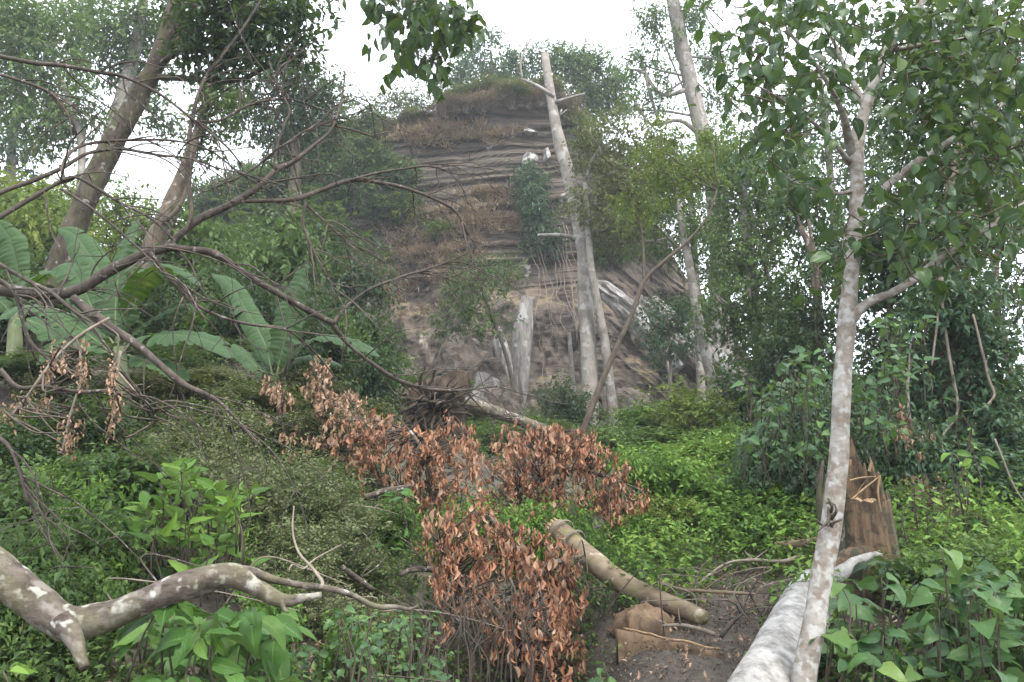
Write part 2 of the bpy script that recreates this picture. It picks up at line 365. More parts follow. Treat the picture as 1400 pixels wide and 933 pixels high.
def grow(acc, start, r0, end, r1, bend=.15, step=.15, sides=6, wob=.0):
    s = np.asarray(start, float); e = np.asarray(end, float); m = (s+e)/2+rng.normal(size=3)*np.linalg.norm(e-s)*bend*.5
    m2 = s*.25+m*.55+e*.2; m3 = s*.1+m*.45+e*.45
    P = np.array([[*s, r0], [*m2, r0*.7+r1*.3], [*m3, r0*.4+r1*.6], [*e, r1]])
    return tube(acc, P, sides, step, .08, 8, wob)
def leafgrid(name, wid, prof, fold=.12, droop=.25, curl=0.0, nseg=7, wave=.02, seed=1, cup=0.0):
    """one leaf along +Y, face +Z, unit length"""
    rr = np.random.default_rng(seed); t = np.linspace(0, 1, nseg+1); w = np.array([prof(x) for x in t])*wid*.5
    S = np.array([-1, -.5, 0, .5, 1]); V = []; B = []
    for i, ti in enumerate(t):
        a = droop*ti*1.4
        y0 = math.sin(a)/max(droop*1.4, 1e-3) if droop else ti; z0 = -(1-math.cos(a))/max(droop*1.4, 1e-3) if droop else 0
        for s in S:
            V.append([s*w[i]*(1-.25*curl*abs(s)), y0, z0+fold*abs(s)*w[i]*2+curl*w[i]*2*s*s+wave*rr.normal()*abs(s)-cup*s*s*w[i]]); B.append(abs(s))
    Q = [[i*5+j, i*5+j+1, (i+1)*5+j+1, (i+1)*5+j] for i in range(nseg) for j in range(4)]
    acc = Acc(); acc.add(np.array(V), np.array(Q), None, 0., np.array(B)); return acc
ovate = lambda x: (math.sin(math.pi*x**.72)**.85 if 0 < x < 1 else .02)
heart = lambda x: (1.02*(1-x)**.62*(min(1, (x+.03)*7))**.5 if x < 1 else .01)
lance = lambda x: (math.sin(math.pi*x**.9)**1.1 if 0 < x < 1 else .02)
LEAFACC = {}
def leafset(key, mat, specs):
    out = []
    for k, s in enumerate(specs):
        a = leafgrid(key, seed=k+1, **s); me = a.mesh(key); me.materials.append(M[mat]); out.append((a, me))
    LEAFACC[key] = (out, M[mat])
leafset('broad_leaf', 'leaf_big', [dict(wid=.56, prof=ovate, fold=.15, droop=d, wave=.02) for d in (.25, .6, .9)])
leafset('heart_leaf', 'leaf_heart', [dict(wid=.78, prof=heart, fold=.12, droop=d, wave=.02) for d in (.2, .5, .8)])
leafset('long_leaf', 'leaf_serrate', [dict(wid=.42, prof=ovate, fold=.18, droop=d, wave=.02) for d in (.35, .7, 1.0)])
leafset('spade_leaf', 'leaf_bright', [dict(wid=.52, prof=heart, fold=.2, droop=d, wave=.015) for d in (.1, .35, .6)])
leafset('dark_leaf', 'leaf_dark', [dict(wid=.46, prof=ovate, fold=.15, droop=d, wave=.02) for d in (.3, .6, .9)])
leafset('withered_leaf', 'leaf_dead', [dict(wid=.24, prof=lance, fold=.35, droop=d, curl=c, wave=.03, nseg=5) for d, c in ((.5, .3), (1., .5), (1.6, .2), (.2, .7), (2.2, .4), (.9, -.5), (1.3, .9))])
leafset('tan_withered_leaf', 'leaf_tan', [dict(wid=.36, prof=lance, fold=.35, droop=d, curl=c, wave=.03, nseg=5) for d, c in ((.5, .3), (1., .5), (1.6, .2), (.2, .7), (2.2, .4), (.9, -.5))])
leafset('sapling_leaf', 'leaf_bright', [dict(wid=.5, prof=ovate, fold=.15, droop=d, wave=.02) for d in (.25, .6)])
from mathutils import Matrix, Vector
def leaf_objs(T, key, P, D, N, L, name='leaf', limit=300, rest='leaves'):
    T.o['_n'] = 0; del T.o['_n']
    """the largest leaves as objects of their own, the rest in one part"""
    sets, mat = LEAFACC[key]; P = np.asarray(P); n = len(P); X, D, N = frames(np.asarray(D, float), np.asarray(N, float))
    size = L/np.linalg.norm(P-CAM, axis=1)
    inside = np.array([abs(p[0]/max(p[1], .1)) < .72 for p in P]); size = size*np.where(inside, 1, .2)
    order = np.argsort(-size); pick = rng.integers(0, len(sets), n)
    for i in order[:limit]:
        o = bpy.data.objects.new(name, sets[pick[i]][1]); col.objects.link(o); o.parent = T.o
        R = np.stack([X[i], D[i], N[i]], 1)*L[i]; mt = Matrix(np.vstack([np.hstack([R, (P[i]-T.base)[:, None]]), [0, 0, 0, 1]]).tolist())
        o.matrix_local = mt
    if n > limit:
        acc = Acc()
        for k, (a, me) in enumerate(sets):
            idx = [i for i in order[limit:] if pick[i] == k]
            if not idx: continue
            TV = np.concatenate(a.V); TQ = np.concatenate(a.Q); B = np.concatenate(a.B)
            V = P[idx][:, None, :]+(X[idx][:, None, :]*TV[None, :, 0:1]+D[idx][:, None, :]*TV[None, :, 1:2]+N[idx][:, None, :]*TV[None, :, 2:3])*L[idx][:, None, None]
            Q = (TQ[None]+(np.arange(len(idx))*len(TV))[:, None, None]).reshape(-1, 4)
            acc.add(V.reshape(-1, 3), Q, None, a=np.repeat(rng.random(len(idx)), len(TV)), b=np.tile(B, len(idx)))
        T.part(rest, acc, mat, stuff=True)

# ================================================================== THE SETTING
def build_ground():
    xs = np.concatenate([np.linspace(-400, -24, 14), np.arange(-22, 22.01, .16), np.linspace(24, 400, 14)])
    ys = np.concatenate([np.linspace(-60, -2, 8), np.arange(-1, 36, .16), np.linspace(37, 420, 16)])
    X, Yy = np.meshgrid(xs, ys); Z = ground(X, Yy)
    near = (np.abs(X) < 22) & (Yy > 0) & (Yy < 36)
    Z = Z+np.where(near, .05*fbm(np.stack([X*4, Yy*4, Z*0], -1), 4), 0)
    V = np.stack([X, Yy, Z], -1).reshape(-1, 3); w = len(xs)
    i = np.arange(len(ys)-1)[:, None]*w; j = np.arange(w-1)[None, :]
    Q = np.stack([i+j, i+j+1, i+w+j+1, i+w+j], -1).reshape(-1, 4)
    a = Acc(); a.add(V, Q); o = mkobj('ground', a.mesh('ground'), M['ground']); o['kind'] = 'structure'; o['label'] = 'brown forest soil rising in a slope towards the cliff'
build_ground()

ZT = ([-60, -30, -22, -16, -12, -8, -4.4, -2, 0, 2, 3, 3.8, 4.8, 6, 7.5, 9.2, 11, 14, 40], [7, 9.5, 13, 17, 19.4, 20.6, 21.4, 22.2, 22.8, 23, 22.4, 21.4, 20, 17.8, 15.2, 12.4, 10, 6.5, 4])
def build_cliff():
    xs = np.concatenate([np.linspace(-60, -26, 20), np.arange(-25, 14, .17), np.linspace(14.5, 40, 12)])
    nr = 250; nb = 40
    t = np.linspace(0, 1, nr)[:, None]; X = np.broadcast_to(xs, (nr, len(xs))).copy()
    zt = np.interp(xs, *ZT)+.5*fbm(np.stack([xs*.4, xs*0, xs*0], -1), 3)
    zb = np.minimum(5.0, zt-1.5)
    Z = zb+(zt-zb)*t
    yf = 33.5+np.interp(xs, [-60, -20, -10, -5, -1, 3, 6, 12, 40], [20, 4, 2, .3, .0, .2, 1.0, 2.5, 14])
    rel = Z-5
    Yy = yf+.17*rel+.9*sstep((rel-6)/3)*.6-np.where(rel > 9, .14*(rel-9), 0)
    P = np.stack([X, Yy, Z], -1)
    # layered band: hard ledges with unequal thickness, dipping and warped
    s = Z-.09*X+.35*fbm(P*.2, 2)
    def steps(s, th, seed):
        k = np.floor(s/th).astype(int); f = s/th-k; h = np.random.default_rng(seed).random(4096)
        a, b = h[k % 4096], h[(k+1) % 4096]; return a+(b-a)*sstep((f-.8)/.2)
    strata = .40*steps(s, 1.1, 1)+.30*steps(s+.2, .43, 2)+.22*steps(s, .19, 3)
    m = sstep((rel-7.5+1.5*fbm(P*.3+9, 2)*2)/2.5)
    right = sstep((X-3)/1.5)
    Yy = Yy-strata*1.05*m*(1-.5*right)-(1-m)*(1.3*fbm(P*np.array([.4, .4, .35]), 5)+.35*fbm(P*np.array([1.8, 1.8, .8])+4, 4)+.22*fbm(P*np.array([4.5, 4.5, 2.2])+4, 3))-m*.35*fbm(P*.5+3, 4)
    # rock on the right: beds plunging to the right
    q = Z+.95*X; Yy = Yy-right*(.22*steps(q, .7, 5)+.12*steps(q, .26, 6))
    V = [np.stack([X, Yy, Z], -1)]
    tb = np.linspace(0, 1, nb+1)[1:, None]
    back = 14*tb**1.3; rise = np.interp(tb, [0, .25, .5, 1], [0, 1.7, 1.9, .5])
    Xb = np.broadcast_to(xs, (nb, len(xs))); Yb = Yy[-1]+back; Zb = zt+rise*np.clip((zt-8)/8, 0, 1)
    Pb = np.stack([Xb, Yb, Zb], -1); Zb = Zb+.5*fbm(Pb*.5, 4)*np.minimum(1, tb*4)
    V.append(np.stack([Xb, Yb, Zb], -1)); V = np.concatenate(V); n, w = V.shape[:2]
    i = np.arange(n-1)[:, None]*w; j = np.arange(w-1)[None, :]
    Q = np.stack([i+j, i+j+1, i+w+j+1, i+w+j], -1).reshape(-1, 4)
    a = Acc(); a.add(V.reshape(-1, 3), Q); o = mkobj('cliff', a.mesh('cliff', smooth=False), M['cliff'])
    o['kind'] = 'structure'; o['label'] = 'tall layered brown rock face with bare earth at its foot'
    return V, nr
CV, CNR = build_cliff(); CLIFF = bpy.data.objects['cliff']
def cliff_at(px, py):
    """point where the ray through a photo position meets the cliff grid"""
    d = ray(px, py); G = CV.reshape(-1, 3)-CAM; tt = G @ d/(d @ d); e = np.linalg.norm(G-tt[:, None]*d, axis=1)
    k = np.argsort(e)[:12]; k = k[np.argmin(tt[k])]; return CV.reshape(-1, 3)[k].copy()

def rock(T_or_none, name, c, dims, mat, seed, rot=(0, 0, 0), cuts=9, rough=.06, parent=None, sub=4):
    """an angular block: a cube grid cut by random planes and roughened"""
    rr = np.random.default_rng(seed); n = sub*3
    faces = []; V = []
    g = np.linspace(-1, 1, n+1)
    A = Acc()
    for ax in range(3):
        for sg in (-1, 1):
            u, v = np.meshgrid(g, g); w = np.full_like(u, sg); arr = [None]*3; arr[ax] = w; arr[(ax+1) % 3] = u; arr[(ax+2) % 3] = v
            P = np.stack(arr, -1).reshape(-1, 3); k = np.arange(n)[:, None]*(n+1); j = np.arange(n)[None, :]
            Q = np.stack([k+j, k+j+1, k+n+2+j, k+n+1+j], -1).reshape(-1, 4)
            if sg < 0: Q = Q[:, ::-1]
            V.append(P); faces.append(Q)
    planes = [(unit(rr.normal(size=3)), .82+.3*rr.random()) for _ in range(cuts)]
    E = Matrix.Rotation(rot[2], 3, 'Z') @ Matrix.Rotation(rot[1], 3, 'Y') @ Matrix.Rotation(rot[0], 3, 'X'); E = np.array(E)
    for P, Q in zip(V, faces):
        for nv, dd in planes:
            ex = np.maximum(P @ nv-dd, 0); P = P-ex[:, None]*nv
        W = P*np.asarray(dims)*.5; W = W+(rough*min(dims))*np.stack([fbm(P*2.2+k*9+seed, 4) for k in range(3)], -1); A.add(W @ E.T+np.asarray(c), Q)
    return A

# ================================================================== FOREST BUILDERS
HAZE = True
def extend_to_ground(path, depth=.25):
    x, y = path[0, 0], path[0, 1]; z = gz(x, y)
    if path[0, 2] > z-depth+.02:
        d = path[0]-path[1]; hd = min(.5, abs(path[0, 2]-z))
        p = path[0].copy(); k = (path[0, 2]-(z-depth)); sl = d[:2]/max(abs(d[2]), .3)
        p[:2] += np.clip(sl*k, -.8, .8)*.6; p[2] = gz(p[0], p[1])-depth; p[3] *= 1.15
        path = np.vstack([p, path])
    return path
def px2m(Y): return Y/F*1.02
def tree(name, label, trunk, Y, blobs, leafm, n, L, W, bark, group=None, extra=(), gap=-.15, per=7, droop=.3, tpl=FOLD, sides=10, cat='tree', depth=1.0, Y1=None, shell=.6, step=None, bump=.1, crown_name='crown', limb_from=.45, span=3.0):
    P = extend_to_ground(pix_path(trunk, Y, Y1)); base = P[0, :3].copy(); base[2] = min(gz(base[0], base[1]), base[2]+.25)
    T = Thing(name, label, cat, base, group)
    a = Acc(); X = tube(a, P, sides, step or max(.12, Y*.02), bump, 3 if Y > 12 else 6); T.part('trunk', a, M[bark])
    fo = Acc(); tot = sum(b[3]*b[4] for b in blobs) or 1
    for L_ in extra:
        br = Acc(); tube(br, pix_path(L_[0], *(L_[1] if isinstance(L_[1], tuple) else (L_[1],))), 7, max(.1, Y*.012), .1, 5); T.part('limb', br, M[bark])
    for b in blobs:
        px, py, dY, rx, ry = b[:5]; Yb = Y+dY; c = at(px, py, Yb); s = px2m(Yb)*math.sqrt(1+((466.5-py)/F)**2*.3)
        r = np.array([rx*s, max(.35, .5*(rx+ry)*s*depth), ry*s])
        cnt = max(4, int(n*b[3]*b[4]/tot/per))
        Ps, O = blob_sprays(c, r, cnt, shell, gap)
        spray(fo, Ps, O, per, L, W, droop, tpl=tpl, span=span)
        # limb from the trunk into the clump, and twigs through it
        k = X[int(len(X)*min(.97, limb_from+.5*rng.random()))]; near = X[np.argmin(np.linalg.norm(X-c, axis=1)+.8*np.maximum(0, X[:, 2]-c[2]+.2*r[2]))]
        st = near if rng.random() < .75 else k
        br = Acc(); r0 = max(.012, min(.07, P[:, 3].max()*.25)); grow(br, st, r0, c, r0*.45, .25, max(.15, Y*.02), 5)
        for _ in range(5 if Y < 30 else 3):
            e = Ps[rng.integers(len(Ps))]; grow(br, c, r0*.4, e, r0*.12, .3, max(.15, Y*.02), 4)
        T.part('branch', br, M[bark])
    if fo.n: T.part(crown_name, fo, M[leafm], smooth=False, stuff=False)
    return T
def shrub_proto(name, label, leafm, n, L, W, bark='twig_dark', blobs=5, flat=.6, droop=.3, per=7, tpl=FOLD, group=None, stems=7, gap=-.2, seed=0, cat='shrub'):
    """unit shrub: about 1 m across, 1 m high, standing at the origin"""
    global rng
    keep = rng; rng = np.random.default_rng(100+seed)
    T = Thing(name, label, cat, (0, 0, 0), group); fo = Acc(); br = Acc()
    for k in range(blobs):
        an = rng.random()*6.28; rr = .32*math.sqrt(rng.random()); c = np.array([rr*math.cos(an), rr*math.sin(an), .3+.45*rng.random()]); r = np.array([.27, .27, .25])*(.7+.6*rng.random())
        Ps, O = blob_sprays(c, r, max(4, int(n/blobs/per)), .6, gap); Ps[:, 2] = np.maximum(Ps[:, 2], .03)
        spray(fo, Ps, O, per, L, W, droop, tpl=tpl)
        for _ in range(max(1, stems//blobs+1)):
            e = Ps[rng.integers(len(Ps))]; grow(br, [rng.normal()*.05, rng.normal()*.05, -.12], .012, e, .003, .25, .15, 5)
    T.part('stems', br, M[bark]); T.part('foliage', fo, M[leafm], smooth=False); rng = keep
    return T.o
# ================================================================== NEAR THINGS
def limb_part(T, name, L, Y0, Y1=None, mat='bark_dead', sides=8, step=.05, bump=.12, wob=0, parent=None):
    a = Acc(); X = tube(a, pix_path(L, Y0, Y1), sides, step, bump, 9, wob); return T.part(name, a, M[mat], parent=parent), X

# --- young lichen-spotted tree with broad leaves
def young_tree():
    Y = 4.1; K = .82
    P = pix_path([(1098, 945, 22), (1112, 860, 21), (1125, 780, 20), (1139, 700, 19), (1147, 620, 17.5), (1150, 560, 17), (1153, 500, 16.5), (1159, 430, 16), (1163, 380, 14), (1169, 310, 13), (1172, 250, 13.5), (1170, 205, 14), (1180, 160, 11), (1196, 110, 9.5), (1215, 65, 8), (1245, 25, 7), (1275, -20, 6), (1300, -80, 4)], Y, Y*1.03)
    P = extend_to_ground(P); base = P[0, :3].copy(); base[2] = gz(base[0], base[1])
    T = Thing('young_tree', 'slender young tree with pale lichen-spotted trunk and broad drooping leaves, beside the broken stump', 'tree', base)
    a = Acc(); tube(a, P, 14, .05, .07, 7); tr = T.part('trunk', a, M['bark_young'])
    ends = []
    for L, y0, y1 in [([(1162, 440, 11), (1185, 415, 8.5), (1230, 395, 7.5), (1285, 355, 7), (1330, 325, 6), (1400, 280, 5), (1470, 225, 4)], 5.05, 4.7),
                      ([(1170, 290, 8), (1200, 265, 7.5), (1245, 228, 7), (1300, 192, 6), (1360, 150, 5), (1440, 90, 4)], 5.1, 5.6),
                      ([(1166, 215, 9), (1158, 180, 8), (1150, 150, 6), (1120, 95, 4), (1075, 40, 3)], 5.1, 4.6),
                      ([(1163, 225, 6), (1135, 190, 4), (1090, 150, 3), (1040, 120, 2)], 5.1, 4.5),
                      ([(1175, 260, 5), (1140, 265, 3), (1100, 255, 2.2), (1060, 235, 1.5)], 5.1, 4.9),
                      ([(1185, 150, 6), (1150, 80, 4), (1120, 10, 3), (1090, -60, 2)], 5.1, 5.6),
                      ([(1215, 70, 5), (1270, 60, 4), (1330, 50, 3), (1400, 20, 2)], 5.2, 5.0)]:
        o, X = limb_part(T, 'limb', L, y0*K, y1*K, 'bark_young', 9, .06, .08); ends.append(X)
    tw = Acc(); PP = []; DD = []; NN = []; LL = []
    # leafy twigs off the limbs; each clump follows where leaves hang in the crown
    zones = [(1080, 40, 75, 60, 42), (1030, 110, 45, 50, 26), (1060, 190, 45, 40, 20), (1150, 60, 70, 55, 34), (1250, 60, 70, 60, 34), (1340, 60, 70, 60, 36), (1300, 150, 70, 50, 32), (1265, 170, 40, 45, 16), (1370, 180, 50, 60, 28), (1350, 250, 60, 45, 30), (1270, 270, 50, 45, 24), (1220, 300, 45, 40, 18), (1150, 350, 28, 26, 8), (1240, 350, 55, 30, 16), (1330, 310, 60, 32, 22), (1380, 350, 35, 40, 10), (1090, 270, 40, 30, 8), (1110, 130, 45, 45, 16), (1200, -30, 190, 50, 60), (1380, 20, 40, 50, 18), (1320, 100, 90, 70, 40), (1340, 220, 70, 60, 24)]
    AX = np.vstack(ends); pts = []
    for zx, zy, rx, ry, cnt in zones:
        for _ in range(int(cnt*1.45)): pts.append(at(zx+rx*rng.normal()*.6, zy+ry*rng.normal()*.6, 3.5+1.5*rng.random()))
    pts.sort(key=lambda p: np.min(np.linalg.norm(AX-p, axis=1))); nodes = AX.copy()
    for _ in (0,):
        for p in pts:
            k = nodes[np.argmin(np.linalg.norm(nodes-p, axis=1))]; nodes = np.vstack([nodes, p])
            grow(tw, k, .004, p, .002, .4, .08, 4)
            A = unit(p-k+rng.normal(size=3)*.2)
            for q in range(2+rng.integers(0, 3)):
                d = unit(A*.6+rng.normal(size=3)*.7+np.array([0, 0, -.45])); PP.append(p+rng.normal(size=3)*.05); DD.append(d)
                NN.append(unit(rng.normal(size=3)*.45+np.array([0, -.25, .9]))); LL.append(.055+.07*rng.random())
    T.part('twigs', tw, M['twig_dark'])
    leaf_objs(T, 'broad_leaf', PP, DD, NN, np.array(LL))
    k = Acc()   # dead knot and bark tuft on the trunk
    for q in range(7): grow(k, at(1136+rng.normal()*2, 690+q*5, 4.05), .010, at(1132+rng.normal()*9, 700+rng.normal()*18, 4.0), .004, .5, .02, 5)
    T.part('knot', k, M['twig_dark'])
young_tree()

# --- snapped stump, its felled log and the torn hinge between them
def stump():
    c = at(1184, 752, 6.6); c[2] = gz(c[0], c[1])-.05; c0 = c.copy()
    T = Thing('broken_stump', 'snapped tree stump with hollow orange torn wood and ragged upright spike', 'stump', (c[0], c[1], gz(c[0], c[1])))
    top = at(1165, 572, 6.75)[2]; led = at(1190, 688, 6.5)[2]
    n = 96; th = np.arange(n)*2*math.pi/n; R0 = .24
    # ragged rim: high at the back left, low in front
    deg = np.degrees(th) % 360        # 270 = towards the camera, 0 = right, 180 = left
    hh = np.interp(deg, [0, 30, 60, 90, 120, 150, 180, 205, 225, 240, 262, 290, 315, 338, 360], [.60, .66, .76, .92, .95, .78, .64, .56, .5, .45, .42, .40, .43, .53, .60])
    hh = hh+.022*np.random.default_rng(5).normal(size=n)*(hh > .5)+.09*vnoise(np.stack([np.cos(th)*5, np.sin(th)*4, th*0], -1))*(hh > .5)+.012*np.random.default_rng(6).normal(size=n); H = top-c[2]
    hf = (led-c[2])/H; hh = np.where((deg > 235) & (deg < 320), hf+.015*vnoise(np.stack([np.cos(th)*9, np.sin(th)*9, th*0], -1))+.01, np.maximum(hh, hf+.02))
    out = Acc(); rows = 22
    V = []
    for i in range(rows):
        t = i/(rows-1); z = hh*H*t
        flare = 1+.28*np.exp(-z/.16); r = R0*flare*(1-.22*z/H)*(1+.05*vnoise(np.stack([np.cos(th)*2, np.sin(th)*2, z*1.2], -1))+.05*vnoise(np.stack([np.cos(th)*7, np.sin(th)*7, z*2], -1))+.035*vnoise(np.stack([np.cos(th)*22, np.sin(th)*22, z*3], -1)))
        V.append(np.stack([c[0]+r*np.cos(th), c[1]+r*np.sin(th), c[2]+z], -1))
    V = np.array(V); i = np.arange(rows-1)[:, None]*n; j = np.arange(n)[None, :]; j2 = (j+1) % n
    Q = np.stack([i+j, i+j2, i+n+j2, i+n+j], -1)
    front = (deg > 205) & (deg < 318)
    qb = Q[:, ~front].reshape(-1, 4); qf = Q[:, front].reshape(-1, 4)
    out.add(V.reshape(-1, 3), qb); T.part('bark', out, M['bark_brown'])
    fr = Acc(); fr.add(V.reshape(-1, 3)*[1, 1, 1], qf); T.part('torn_face', fr, M['wood'], label='bark-stripped orange wood face of the stump')
    # inner hollow
    inn = Acc(); VI = []
    for i in range(14):
        t = i/13; zl = (led-c[2])-.05; z = zl+(hh*H-zl)*t; r = R0*(1-.22*z/H)*(.80+.12*t+.09*vnoise(np.stack([np.cos(th)*5, np.sin(th)*5, z*3], -1)))
        VI.append(np.stack([c[0]+r*np.cos(th), c[1]+r*np.sin(th), c[2]+z], -1))
    VI = np.array(VI); i = np.arange(13)[:, None]*n; QI = np.stack([i+j2, i+j, i+n+j, i+n+j2], -1).reshape(-1, 4); inn.add(VI.reshape(-1, 3), QI)
    rim = np.stack([np.arange(n), (np.arange(n)+1) % n, (np.arange(n)+1) % n+n, np.arange(n)+n], -1); inn.add(np.vstack([V[-1], VI[-1]]), rim)
    T.part('hollow', inn, M['wood'])
    # ledge of torn wood inside
    L = Acc(); k = 10; PV = []
    for a in range(k+1):
        rr = R0*.86*a/k; zz = led+.05*fbm(np.stack([np.cos(th)*rr*9, np.sin(th)*rr*9, th*0], -1), 4)*2-.05*(1-a/k); PV.append(np.stack([c[0]+rr*np.cos(th), c[1]+rr*np.sin(th), zz], -1))
    PV = np.array(PV); i = np.arange(k)[:, None]*n; QL = np.stack([i+j, i+n+j, i+n+j2, i+j2], -1).reshape(-1, 4); L.add(PV.reshape(-1, 3), QL); T.part('ledge', L, M['wood_pale'])
    def sp(p, q, w, nm='splinter'):
        a = Acc(); A = at(*p); B = at(*q); tube(a, np.array([[*A, w], [*((A+B)/2+rng.normal(size=3)*.008), w*.9], [*B, w*.35]]), 4, .05, .1, 20); T.part(nm, a, M['wood_pale'], smooth=False)
    sp((1166, 682, 6.42), (1202, 652, 6.36), .010); sp((1203, 650, 6.36), (1205, 700, 6.34), .009); sp((1162, 657, 6.5), (1198, 652, 6.4), .008); sp((1172, 680, 6.5), (1182, 660, 6.45), .007)
    sp((1158, 640, 6.38), (1163, 628, 6.36), .015); sp((1188, 645, 6.42), (1192, 632, 6.42), .012)
    bt = Acc()
    for (px, py, w) in [(1128, 690, .03), (1131, 720, .035), (1122, 670, .02)]:
        tube(bt, np.array([[*at(px, py+45, 6.5), w], [*at(px-2, py, 6.48), w*1.1], [*at(px+3, py-40, 6.5), w*.4]]), 6, .05, .4, 9)
    T.part('bark_strip', bt, M['bark_mossy'])
stump()
def felled_log():
    A = at(1026, 985, 3.95); B = at(1113, 808, 6.15)
    P = []
    for t in np.linspace(-.9, 1, 9):
        p = A+(B-A)*t; p[2] = max(p[2], gz(p[0], p[1])+.11) if t < 0 else p[2]; r = .172-.004*t; P.append([*p, r])
    P = np.array(P); P[-1, 3] *= .93; base = P[4, :3].copy(); base[2] = gz(base[0], base[1])
    T = Thing('felled_log', 'thick silvery white log lying downhill from the broken stump', 'log', base)
    a = Acc(); tube(a, P, 22, .05, .05, 5); T.part('bark', a, M['bark_log'])
    h = Acc()   # the torn hinge that still joins log and stump
    h0 = at(1118, 806, 6.05); h1 = at(1142, 790, 6.1); h2 = at(1168, 770, 6.15); h3 = at(1204, 757, 6.2)
    tube(h, np.array([[*h0, .075], [*h1, .06], [*h2, .045], [*h3, .022]]), 8, .03, .25, 9); T.part('torn_hinge', h, M['bark_log'])
    h = Acc(); tube(h, np.array([[*(h1+[0, .05, .07]), .04], [*(h2+[.0, .05, .06]), .055], [*(at(1190, 752, 6.4)), .03]]), 6, .03, .3, 12); T.part('torn_wood', h, M['wood'])
    e = Acc()
    for q in range(16):
        an = q*.39; o = np.array([math.cos(an)*.14, 0, math.sin(an)*.14]); tube(e, np.array([[*(B+o*.9), .022], [*(B+o+unit(B-A)*(.06+.12*rng.random())), .004]]), 4, .05, .2, 20)
    T.part('splinters', e, M['wood'])
felled_log()

# --- bare log sliding into the soil
def bare_log():
    P = pix_path([(760, 722, 18), (785, 745, 19), (815, 770, 20), (850, 796, 20), (895, 818, 19), (935, 833, 17), (962, 845, 14)], 6.9, 5.9)
    T = Thing('bare_log', 'smooth bare brown log sticking up out of the soil, its snapped end bound with vine', 'log', (P[-2, 0], P[-2, 1], gz(P[-2, 0], P[-2, 1])))
    a = Acc(); tube(a, P, 16, .05, .09, 6); T.part('trunk', a, M['bark_bare'])
    d = unit(P[0, :3]-P[1, :3]); e = Acc()
    for q in range(12):
        an = q*.52; o = np.array([math.cos(an), .2, math.sin(an)])*.06; tube(e, np.array([[*(P[0, :3]+o-d*.05), .02], [*(P[0, :3]+o*1.1+d*(.0+.03*rng.random())), .010]]), 5, .04, .2, 20)
    T.part('snapped_end', e, M['wood_pale'])
    b = Acc(); an = np.linspace(0, 2*math.pi*2.3, 30); u = unit(np.cross(d, [0, 0, 1.])); w = np.cross(d, u)
    for off in (.06, .22):
        pts = [[*(P[0, :3]-d*(off+.03*q/30)+(u*math.cos(t)+w*math.sin(t))*.118), .006] for q, t in enumerate(an)]; tube(b, np.array(pts), 5, .03, .1, 9)
    tube(b, pix_path([(762, 735, 1.2), (757, 760, 1.2), (764, 778, 1.2), (770, 800, 1)], 7.1), 5, .03); tube(b, pix_path([(742, 716, 1), (758, 722, 1.2), (775, 740, 1.2)], 7.1), 5, .03)
    T.part('vine_binding', b, M['twig_pale'])
bare_log()

# --- slab and boulder by the bare soil
def slabs():
    A = at(842, 861, 5.7); B = at(985, 890, 5.55); c = (A+B)/2; base = c.copy(); base[2] = gz(c[0], c[1])
    T = Thing('fallen_slab', 'flat orange-brown slab with a pale thin upper edge lying across bare soil', 'slab', base)
    n = 24; a = Acc(); V = []
    for i in range(n+1):
        t = i/n; p = A+(B-A)*t+np.array([0, .05*math.sin(t*5), 0]); h = .16*(1-t)**.8+.03; up = .02*fbm(np.array([[t*6, 1, 1]]), 3)[0]
        for q in range(7):
            s = q/6; V.append([p[0]+.01*vnoise(np.array([[t*9, s*4, 2.]]))[0], p[1]-.045+.02*vnoise(np.array([[t*7, s*5, 5.]]))[0], p[2]+up-(h+.14)*s])
        for q in range(7):
            s = 1-q/6; V.append([p[0], p[1]+.03+.02*s, p[2]+up-.004-(h+.14)*s])
    V = np.array(V); k = 14; i = np.arange(n)[:, None]*k; j = np.arange(k)[None, :]; j2 = (j+1) % k
    a.add(V, np.stack([i+j, i+k+j, i+k+j2, i+j2], -1).reshape(-1, 4), np.array([[0, q, q+1] for q in range(1, k-1)])); T.part('slab', a, M['stone_o'])
    e = Acc(); tube(e, np.array([[*(A+(B-A)*t+[0, .05*math.sin(t*5)-.01, .012+.02*fbm(np.array([[t*6, 1, 1]]), 3)[0]]), .007] for t in np.linspace(.08, .98, 14)]), 6, .05, .3, 15); T.part('edge', e, M['wood_pale'])
    c = at(880, 852, 6.0); g = gz(c[0], c[1]); B2 = Thing('boulder', 'small rounded orange boulder behind the fallen slab', 'boulder', (c[0], c[1], g))
    B2.part('stone', rock(None, 's', (c[0], c[1], (c[2]+g)/2), (.34, .3, max(.3, c[2]-g+.22)), 's', 11, (0, .5, .2), 8, .12), M['stone_o'])
slabs()

